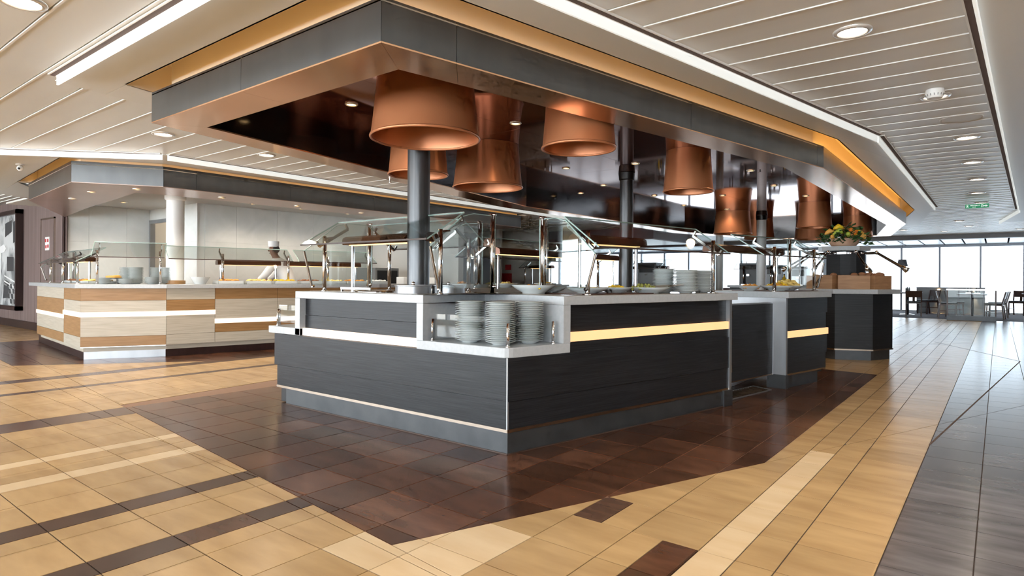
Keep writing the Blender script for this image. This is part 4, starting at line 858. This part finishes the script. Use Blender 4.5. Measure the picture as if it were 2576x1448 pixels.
for k, (x, f, m) in enumerate([(-11.4,'flat bread','bread'),(-10.85,'pizza','salad_orange'),(-10.30,'pastry','chips')]): tray((x,3.45-.1*(x+11)), -.1, .46, .34, 'white food tray of %s under the end guard of the booth' % f, m, 50+k, .035)
pz = thing('pizza', 'round orange pizza on a raised black disc in the booth', 'pizza', (-10.05,3.55,.996)); smooth_edges(G().lathe([(.02,0),(.02,.07),(.16,.075),(.16,.085),(.001,.085)], (-10.05,3.55,.996), 24).go('stand','black',pz)); smooth_edges(G().lathe([(.15,.086),(.155,.11),(.13,.115),(.001,.108)], (-10.05,3.55,.996), 24).go('crust','mango',pz)); heap(pz, 'topping', -10.05, 3.55, 1.105, .12, .01, 30, 'yellow', .018, .4, 60)
GB = 'booth glass guards'
guard('sneeze_guard', 'brown tinted glass guard with warm lamps at the wood wall end of the booth', (-12.2,3.16), (-9.80,2.94), [.25,1.1,2.0], lo=(-.0,1.30), hi=(.36,1.50), z0=.996, pz=1.37, ends=((0,.5),), bar=(.2,1.6,.36,1.33), group=GB)
guard('sneeze_guard', 'glass guard across the angled corner of the booth before the plate stacks', (-9.47,3.02), (-9.05,3.77), [.06,.80], lo=(.0,1.36), hi=(.22,1.57), po=.07, z0=.996, pz=1.45, group=GB)
guard('sneeze_guard', 'long glass guard along the booth in front of the cook', (-8.985,3.80), (-8.62,5.49), [.72,1.68], lo=(.02,1.35), hi=(.30,1.54), po=.10, z0=.996, pz=1.44, bar=(.75,1.7,.55,1.30), group=GB)
guard('sneeze_guard', 'far glass guard along the booth beyond the cook', (-8.60,5.58), (-8.31,6.88), [.5,1.25], lo=(.02,1.35), hi=(.30,1.54), po=.10, z0=.996, pz=1.44, bar=(-.05,1.25,.52,1.30), group=GB)
for x, y in ((-9.12,5.48),(-9.0,6.35)):
    t = thing('heat_bulb', ('glowing warm bulb under the booth lamp bar before the cook' if y < 6 else 'glowing warm bulb under the far booth lamp bar'), 'bulb', (x,y,1.27), 'bulbs under the booth lamp bar'); G().ball((x,y,1.27), .022, n=10, m=8).go('globe', mat('bulb_glow', (1,.8,.5), .5, emit=(1,.72,.36), es=25), t, True); G().tube([(x,y,1.29),(x,y,1.315)], .012, 8).go('socket', 'chrome', t)
# ------------------------------------------------------------------ the cook
def skin_body(name, pts, edges, m, parent, sub=2, root=0):
    me = bpy.data.meshes.new(name); me.from_pydata([p[:3] for p in pts], edges, []); o = bpy.data.objects.new(name, me); COL.objects.link(o); OFF[o.name] = Vector((0,0,0))
    o.modifiers.new('skin', 'SKIN'); sv = me.skin_vertices[0].data
    for i, p in enumerate(pts): r = p[3]; sv[i].radius = (r, p[4] if len(p) > 4 else r); sv[i].use_root = (i == root)
    s = o.modifiers.new('sub', 'SUBSURF'); s.levels = sub; s.render_levels = sub
    dg = bpy.context.evaluated_depsgraph_get(); ev = o.evaluated_get(dg); nm = bpy.data.meshes.new_from_object(ev); o.modifiers.clear(); o.data = nm
    nm.materials.clear(); nm.materials.append(M[m]); nm.polygons.foreach_set('use_smooth', [True]*len(nm.polygons)); o.parent = parent; return o
cook = thing('person', 'person in white jacket and round white hat leaning over the booth counter', 'person', (-9.66,6.05,0), rz=math.atan2(-.617,-.787))
# local frame: x forwards (towards the column), y to the person's left, z up
B = [(0,0,.93,.15,.12),(.02,0,1.08,.145,.12),(.09,0,1.22,.15,.13),(.16,0,1.35,.15,.11),(.205,0,1.425,.062),(.235,0,1.475,.056),(.262,0,1.545,.076,.070),(.270,0,1.605,.078,.072),(.262,0,1.66,.050,.050)]
E_ = [(i,i+1) for i in range(8)]
def limb(pts, root): 
    k = len(B); B.extend(pts); E_.append((root,k)); E_.extend((k+i,k+i+1) for i in range(len(pts)-1)); return k+len(pts)-1
for s in (1,-1):
    e = limb([(.165,.15*s,1.345,.062),(.26,.20*s,1.22,.050),(.33,.215*s,1.12,.044),(.43,.19*s,1.055,.036),(.535,.16*s,1.035,.028),(.585,.155*s,1.032,.030,.016)], 3)
    for dy, L_ in ((-.026,.050),(-.009,.060),(.009,.058),(.026,.045)): limb([(.615,.155*s+dy,1.030,.0095),(.615+L_*.5,.155*s+dy*1.1,1.025,.0088),(.615+L_,.155*s+dy*1.15,1.008,.007)], e)
    limb([(.575,.155*s-.034*s,1.030,.010),(.60,.155*s-.052*s,1.022,.008)], e)
    limb([(-.0,.095*s,.80,.088),(.01,.10*s,.48,.060),(-.02,.10*s,.12,.045),(.06,.105*s,.05,.036),(.13,.11*s,.03,.028)], 0)
body = skin_body('body', B, E_, 'skin', cook, 2)
J = [(0,0,.90,.175,.15),(.02,0,1.08,.168,.145),(.09,0,1.22,.172,.15),(.16,0,1.35,.172,.125),(.195,0,1.405,.078,.078)]; JE = [(i,i+1) for i in range(4)]
for s in (1,-1):
    k = len(J); J += [(.165,.165*s,1.35,.078),(.26,.205*s,1.22,.070),(.33,.22*s,1.12,.064),(.40,.20*s,1.07,.054),(.435,.19*s,1.055,.050)]; JE += [(3,k)]+[(k+i,k+i+1) for i in range(4)]
skin_body('jacket', J, JE, 'cloth_white', cook, 2)
T = [(0,0,.93,.16,.135)]; TE = []
for s in (1,-1): k = len(T); T += [(-.0,.095*s,.80,.10),(.01,.10*s,.48,.078),(-.02,.10*s,.12,.070)]; TE += [(0,k),(k,k+1),(k+1,k+2)]
skin_body('trousers', T, TE, 'black', cook, 2)
def loc(nm, g, m, sm=True): return g.go(nm, m, cook, sm, True)
smooth_edges(loc('hat', G().lathe([(.083,0),(.087,.015),(.093,.09),(.09,.098),(.001,.092)], (.262,0,1.625), 24), 'cloth_white'))
loc('hair', G().ball((.222,0,1.585), .066, 1.0, 1.12, 1.05, 12, 8), 'hair')
loc('nose', G().ball((.343,0,1.563), .014, 1.2, .9, 1.1, 8, 6), 'skin'); loc('mouth', G().ball((.330,0,1.518), .013, .6, 1.5, .35, 8, 6), 'heat_brown')
for s in (1,-1):
    loc('ear', G().ball((.255,.079*s,1.562), .022, .7, .35, 1.2, 8, 6), 'skin'); loc('eye', G().ball((.333,.026*s,1.588), .0075, .8, 1.2, .8, 8, 6), 'black'); loc('eyebrow', G().ball((.336,.027*s,1.605), .011, .5, 1.5, .3, 8, 5), 'hair')
loc('collar', G().lathe([(.070,0),(.066,.035),(.060,.035),(.064,0)], (.205,0,1.395), 18, True), 'cloth_white')
# things behind the cook
mc = thing('kitchen_machine', 'dark grey countertop machine behind the far booth trays', 'machine', (-9.9,8.0,.9)); box('body', -10.3, -9.6, 7.9, 8.5, .9, 1.3, 'grey_mach', mc); box('front', -9.6, -9.58, 7.95, 8.45, .95, 1.25, 'black', mc); box('stand', -10.3,-9.6,7.9,8.5,0,.9,'steel',mc)
bt = thing('oil_bottle', 'tall yellow oil bottle at the far end of the booth counter', 'bottle', (-8.55,8.3,.996)); smooth_edges(G().lathe([(.001,0),(.03,0),(.03,.16),(.012,.20),(.012,.25),(.001,.25)], (-8.55,8.3,.996), 16).go('body','yellow',bt)); G().lathe([(.013,.24),(.014,.27),(.001,.27)], (-8.55,8.3,.996), 12).go('cap','white_paint',bt)
for y, l in ((7.9,'white paper box on the far end of the booth counter'),(8.7,'second white box beside the oil bottle')): tag(bevel(box('paper_box', -8.85, -8.65, y-.12, y+.12, .996, 1.12, 'white_paint')), l, 'box')
# ------------------------------------------------------------------ dining bay by the windows
def make_chair(x, y, rz, label):
    t = thing('dining_chair', label, 'chair', (x,y,.006), 'wooden dining chairs in the window bay', rz)
    L = lambda g, nm, m: g.go(nm, m, t, local=True)
    # local: front towards +x
    for s in (1,-1):
        L(G().bar((.20,.20*s,0),(.185,.20*s,.43), .034), 'leg', 'chair_wood'); L(G().bar((-.25,.20*s,0),(-.20,.20*s,.44), .036), 'leg', 'chair_wood'); L(G().bar((-.20,.20*s,.44),(-.29,.20*s,.80), .036), 'back_post', 'chair_wood'); L(G().bar((.19,.20*s,.22),(-.225,.20*s,.22), .02), 'stretcher', 'chair_wood')
    L(G().box(-.21,.22,-.215,.215,.395,.43), 'seat_frame', 'chair_wood'); o = L(G().box(-.20,.225,-.21,.21,.43,.475), 'seat', 'seat_black'); bevel(o, .015)
    L(G().add([(-.232,-.19,.60),(-.232,.19,.60),(-.278,.19,.80),(-.278,-.19,.80),(-.252,-.19,.595),(-.252,.19,.595),(-.298,.19,.795),(-.298,-.19,.795)], [(0,1,2,3),(7,6,5,4),(0,4,5,1),(1,5,6,2),(2,6,7,3),(3,7,4,0)]), 'backrest', 'chair_wood')
    L(G().bar((-.205,0,.47),(-.24,0,.61), .07, .016), 'back_splat', 'chair_wood')
    return t
for x, y, rz, lab in [(-2.10,23.15,PI/2+.1,'dark chair with its back to the aisle, beside the bread stand'),(-1.88,25.1,-PI*.75,'dark chair in front of the glowing partition'),(-1.18,22.55,.12,'dark chair at the camera end of the railed table, back to the partition'),(-1.05,23.75,.05,'dark chair behind the first at the railed table'),(-.10,22.95,PI-.1,'dark chair facing the railed table from the window side'),(-.02,24.0,PI+.05,'rear dark chair on the window side of the railed table'),(-3.05,24.1,0.3,'dark chair half hidden by the bread stand'),(.52,26.2,-PI*.6,'dark chair at the window, cut by the picture edge')]:
    make_chair(x, y, rz, lab)
def table(x, y, w, d, label):
    t = thing('dining_table', label, 'table', (x,y,.006)); bevel(box('tabletop', x-w/2, x+w/2, y-d/2, y+d/2, .70, .735, 'lilac', t), .01)
    G().tube([(x,y,.03),(x,y,.70)], .035, 12).go('leg', 'column_grey', t, True); smooth_edges(G().lathe([(.24,.006),(.22,.02),(.04,.035)], (x,y,0), 20).go('foot', 'chrome_dark', t))
    return t
table(-.62, 23.3, .72, 1.5, 'long dark dining table behind the glass rail'); table(-2.35, 24.15, .75, .9, 'small dark dining table beside the partition'); table(.95, 26.0, .7, .7, 'small table by the window at the picture edge')
for x, y, l in ((-.72,23.5,'cruet set on the railed dining table'),(-.50,23.2,'second cruet set near the table edge'),(-2.35,24.1,'cruet set on the small table by the partition')):
    t = thing('cruet_set', l, 'cruet', (x,y,.741)); box('holder', x-.07, x+.07, y-.05, y+.05, .741, .765, 'chrome', t)
    for k in range(4): G().lathe([(.001,0),(.022,0),(.022,.09),(.012,.11),(.012,.15),(.001,.15)], (x-.045+.03*k, y+(.02 if k % 2 else -.02), .765), 10).go('cruet_bottle', ('glass_green','black','white_paint','shade_grey')[k], t, True)
# partition with light sconces
pt = thing('partition', 'low grey partition washed by a warm light before the windows', 'partition', (-1.3,26.0,0)); bevel(box('panel', -2.27, -.35, 25.95, 26.1, .006, .88, 'fascia_edge', pt), .01); box('cap', -2.29, -.33, 25.93, 26.12, .88, .90, 'frame_grey', pt)
for x in (-1.62,-.62):
    t = thing('wall_sconce', ('small partition lamp glowing nearest the bread stand' if x < -1 else 'small partition lamp behind the railed table'), 'sconce', (x,25.92,.80), 'partition sconces'); box('body', x-.035, x+.035, 25.90, 25.95, .76, .84, 'lamp_warm', t)
    l = bpy.data.lights.new('sconce_bulb', 'SPOT'); l.energy = 90; l.color = (1,.66,.32); l.spot_size = .7; l.spot_blend = .6; l.shadow_soft_size = .02; o = bpy.data.objects.new('sconce_bulb', l); COL.objects.link(o); o.parent = t; o.location = (0,-.05,-.03)
# glass rail
gl = thing('glass_rail', 'low glass railing with grey base and top rail between aisle and tables', 'railing', (-.6,21.75,0))
a, b = (-1.167,21.70), (-.047,21.84); slabseg('base', a, b, -.05, .05, 0, .13, 'kick', gl); slabseg('top_rail', lerp2(a,b,-.01), lerp2(a,b,1.01), -.03, .03, .85, .89, 'chrome_dark', gl); 
for k in range(4): slabseg('pane', lerp2(a,b,k/4+.01), lerp2(a,b,(k+1)/4-.01), -.005, .005, .13, .85, 'glass', gl)
for t_ in (.01,.99): slabseg('post', lerp2(a,b,t_-.015), lerp2(a,b,t_+.015), -.015, .015, .13, .85, 'chair_wood', gl)
for k in range(1, 4): slabseg('rod', lerp2(a,b,k/4-.003), lerp2(a,b,k/4+.003), -.004, .004, .13, .85, 'frame_grey', gl)
# pendant shades over the tables
for x, y, l in ((-2.50,24.05,'grey fabric pendant shade hanging over the small table by the bread stand'),(-7.2,24.5,'grey pendant shade hanging far off before the windows')):
    t = thing('pendant_shade', l, 'pendant lamp', (x,y,1.59)); smooth_edges(G().lathe([(.16,0),(.115,.22),(.11,.22),(.155,0)], (x,y,1.59), 20, True).go('shade','shade_grey',t)); G().tube([(x,y,1.78),(x,y,2.44)], .004, 6).go('cord','black',t); G().lathe([(.001,.21),(.112,.215)], (x,y,1.59), 16).go('top','shade_grey',t)
# ------------------------------------------------------------------ far stations seen between the glass guards
def far_counter(x0, x1, y0, y1, label, m='laminate', glassy=True):
    t = thing('far_counter', label, 'counter', ((x0+x1)/2,(y0+y1)/2,0)); box('kick_plate', x0+.05, x1-.05, y0+.05, y1-.05, 0, .12, 'kick', t); box('body', x0, x1, y0, y1, .12, .92, m, t); bevel(box('worktop', x0-.05, x1+.05, y0-.05, y1+.05, .92, .975, 'solid', t), .004); return t
far_counter(-5.3,-3.4,15.6,16.4,'far dark buffet counter beyond the white column'); guard('sneeze_guard', 'far glass guard on the buffet beyond the white column', (-5.2,15.6), (-3.5,15.6), [.2,.85,1.5], z0=.976, bar=(.1,1.6,.4,1.38), glow=False, group='far glass guards')
far_counter(-7.6,-6.2,14.0,14.8,'far drinks counter left of the middle column'); guard('sneeze_guard', 'far glass guard on the drinks counter', (-7.5,14.0), (-6.3,14.0), [.2,1.0], z0=.976, bar=(.1,1.1,.4,1.38), glow=False, group='far glass guards')
far_counter(-9.6,-8.6,12.4,13.2,'far pale counter beyond the end of the cooking booth', 'ash'); guard('sneeze_guard', 'far glass guard beyond the end of the booth', (-9.5,12.4), (-8.7,12.4), [.1,.7], z0=.976, bar=(.05,.75,.4,1.38), group='far glass guards')
def machine(x, y, w, d, h, label, m='grey_mach', z=.976):
    t = thing('drinks_machine', label, 'machine', (x,y,z)); bevel(box('body', x-w/2, x+w/2, y-d/2, y+d/2, z, z+h, m, t), .01); box('panel', x-w*.4, x+w*.4, y-d/2-.006, y-d/2, z+h*.55, z+h*.92, 'black', t); box('spout', x-.03, x+.03, y-d/2-.05, y-d/2, z+h*.42, z+h*.5, 'chrome', t); box('drip_tray', x-w*.35, x+w*.35, y-d/2-.08, y-d/2, z, z+.03, 'chrome_dark', t); return t
machine(-4.9,16.0,.45,.45,.55,'dark coffee machine behind the far buffet glass','black'); machine(-4.3,16.0,.4,.4,.5,'grey drinks machine beside the coffee machine'); machine(-3.75,16.0,.35,.4,.42,'pale drinks machine nearest the octagonal stand','steel'); machine(-6.9,14.45,.5,.45,.55,'grey drinks machine on the far drinks counter')
for x, y, z, l in ((-4.62,15.75,.976,'yellow juice carton beside the coffee machine'),(-4.05,15.75,.976,'yellow bottle between the far machines'),(-6.55,14.2,.976,'yellow juice bottle on the drinks counter')):
    t = thing('juice_bottle', l, 'bottle', (x,y,z)); smooth_edges(G().lathe([(.001,0),(.045,0),(.045,.17),(.018,.22),(.018,.26),(.001,.26)], (x,y,z), 14).go('body','yellow',t)); G().lathe([(.02,.25),(.02,.28),(.001,.28)], (x,y,z), 10).go('cap','black',t)
for x, y, l in ((-9.0,12.9,'yellow hanging lamp box beyond the glass guard'),(-8.75,13.9,'smaller yellow hanging lamp box farther away')):
    t = thing('hanging_lamp', l, 'pendant lamp', (x,y,1.56)); box('shade', x-.2, x+.2, y-.1, y+.1, 1.56, 1.68, 'yellow', t); G().lathe([(.10,-.06),(.08,0),(.001,0)], (x,y,1.56), 16).go('reflector','mango',t); G().tube([(x,y,1.68),(x,y,2.44)], .006, 6).go('cord','black',t)
fx = thing('fire_cabinet', 'red fire hose cabinet on the far cream wall', 'cabinet', (-10.9,13.6,1.0)); box('body', -11.0, -10.75, 13.55, 13.69, .75, 1.25, 'red', fx); box('sign', -10.98, -10.78, 13.68, 13.695, 1.35, 1.5, 'red', fx); box('handle', -10.80, -10.78, 13.53, 13.55, .95, 1.05, 'chrome', fx)
tag(box('wall_far_cream', -13.6, -9.6, 13.7, 13.85, 0, 2.45, 'plaster'), 'far cream wall with fire cabinet', kind='structure')
for x, y in ((-12.2,10.6),(-9.4,19.5),(-14.5,18.0)): pass
# dark station canopy far behind
fc = thing('far_canopy', 'dark far canopy block above the drinks counters', 'canopy', (-8.6,15.5,2.15)); box('fascia', -10.2, -6.9, 14.6, 17.5, 2.15, 2.449, 'lilac', fc); box('soffit', -10.1, -7.0, 14.7, 17.4, 2.14, 2.15, 'soffit_pale', fc)
for x, y, rz, l in ((-11.0,21.5,.6,'dark chair far off before the windows beyond the booth'),(-8.2,23.6,2.1,'dark chair by the far windows behind the middle column'),(-6.2,23.2,-.8,'dark chair by the far windows near the white column')): make_chair(x, y, rz, l)
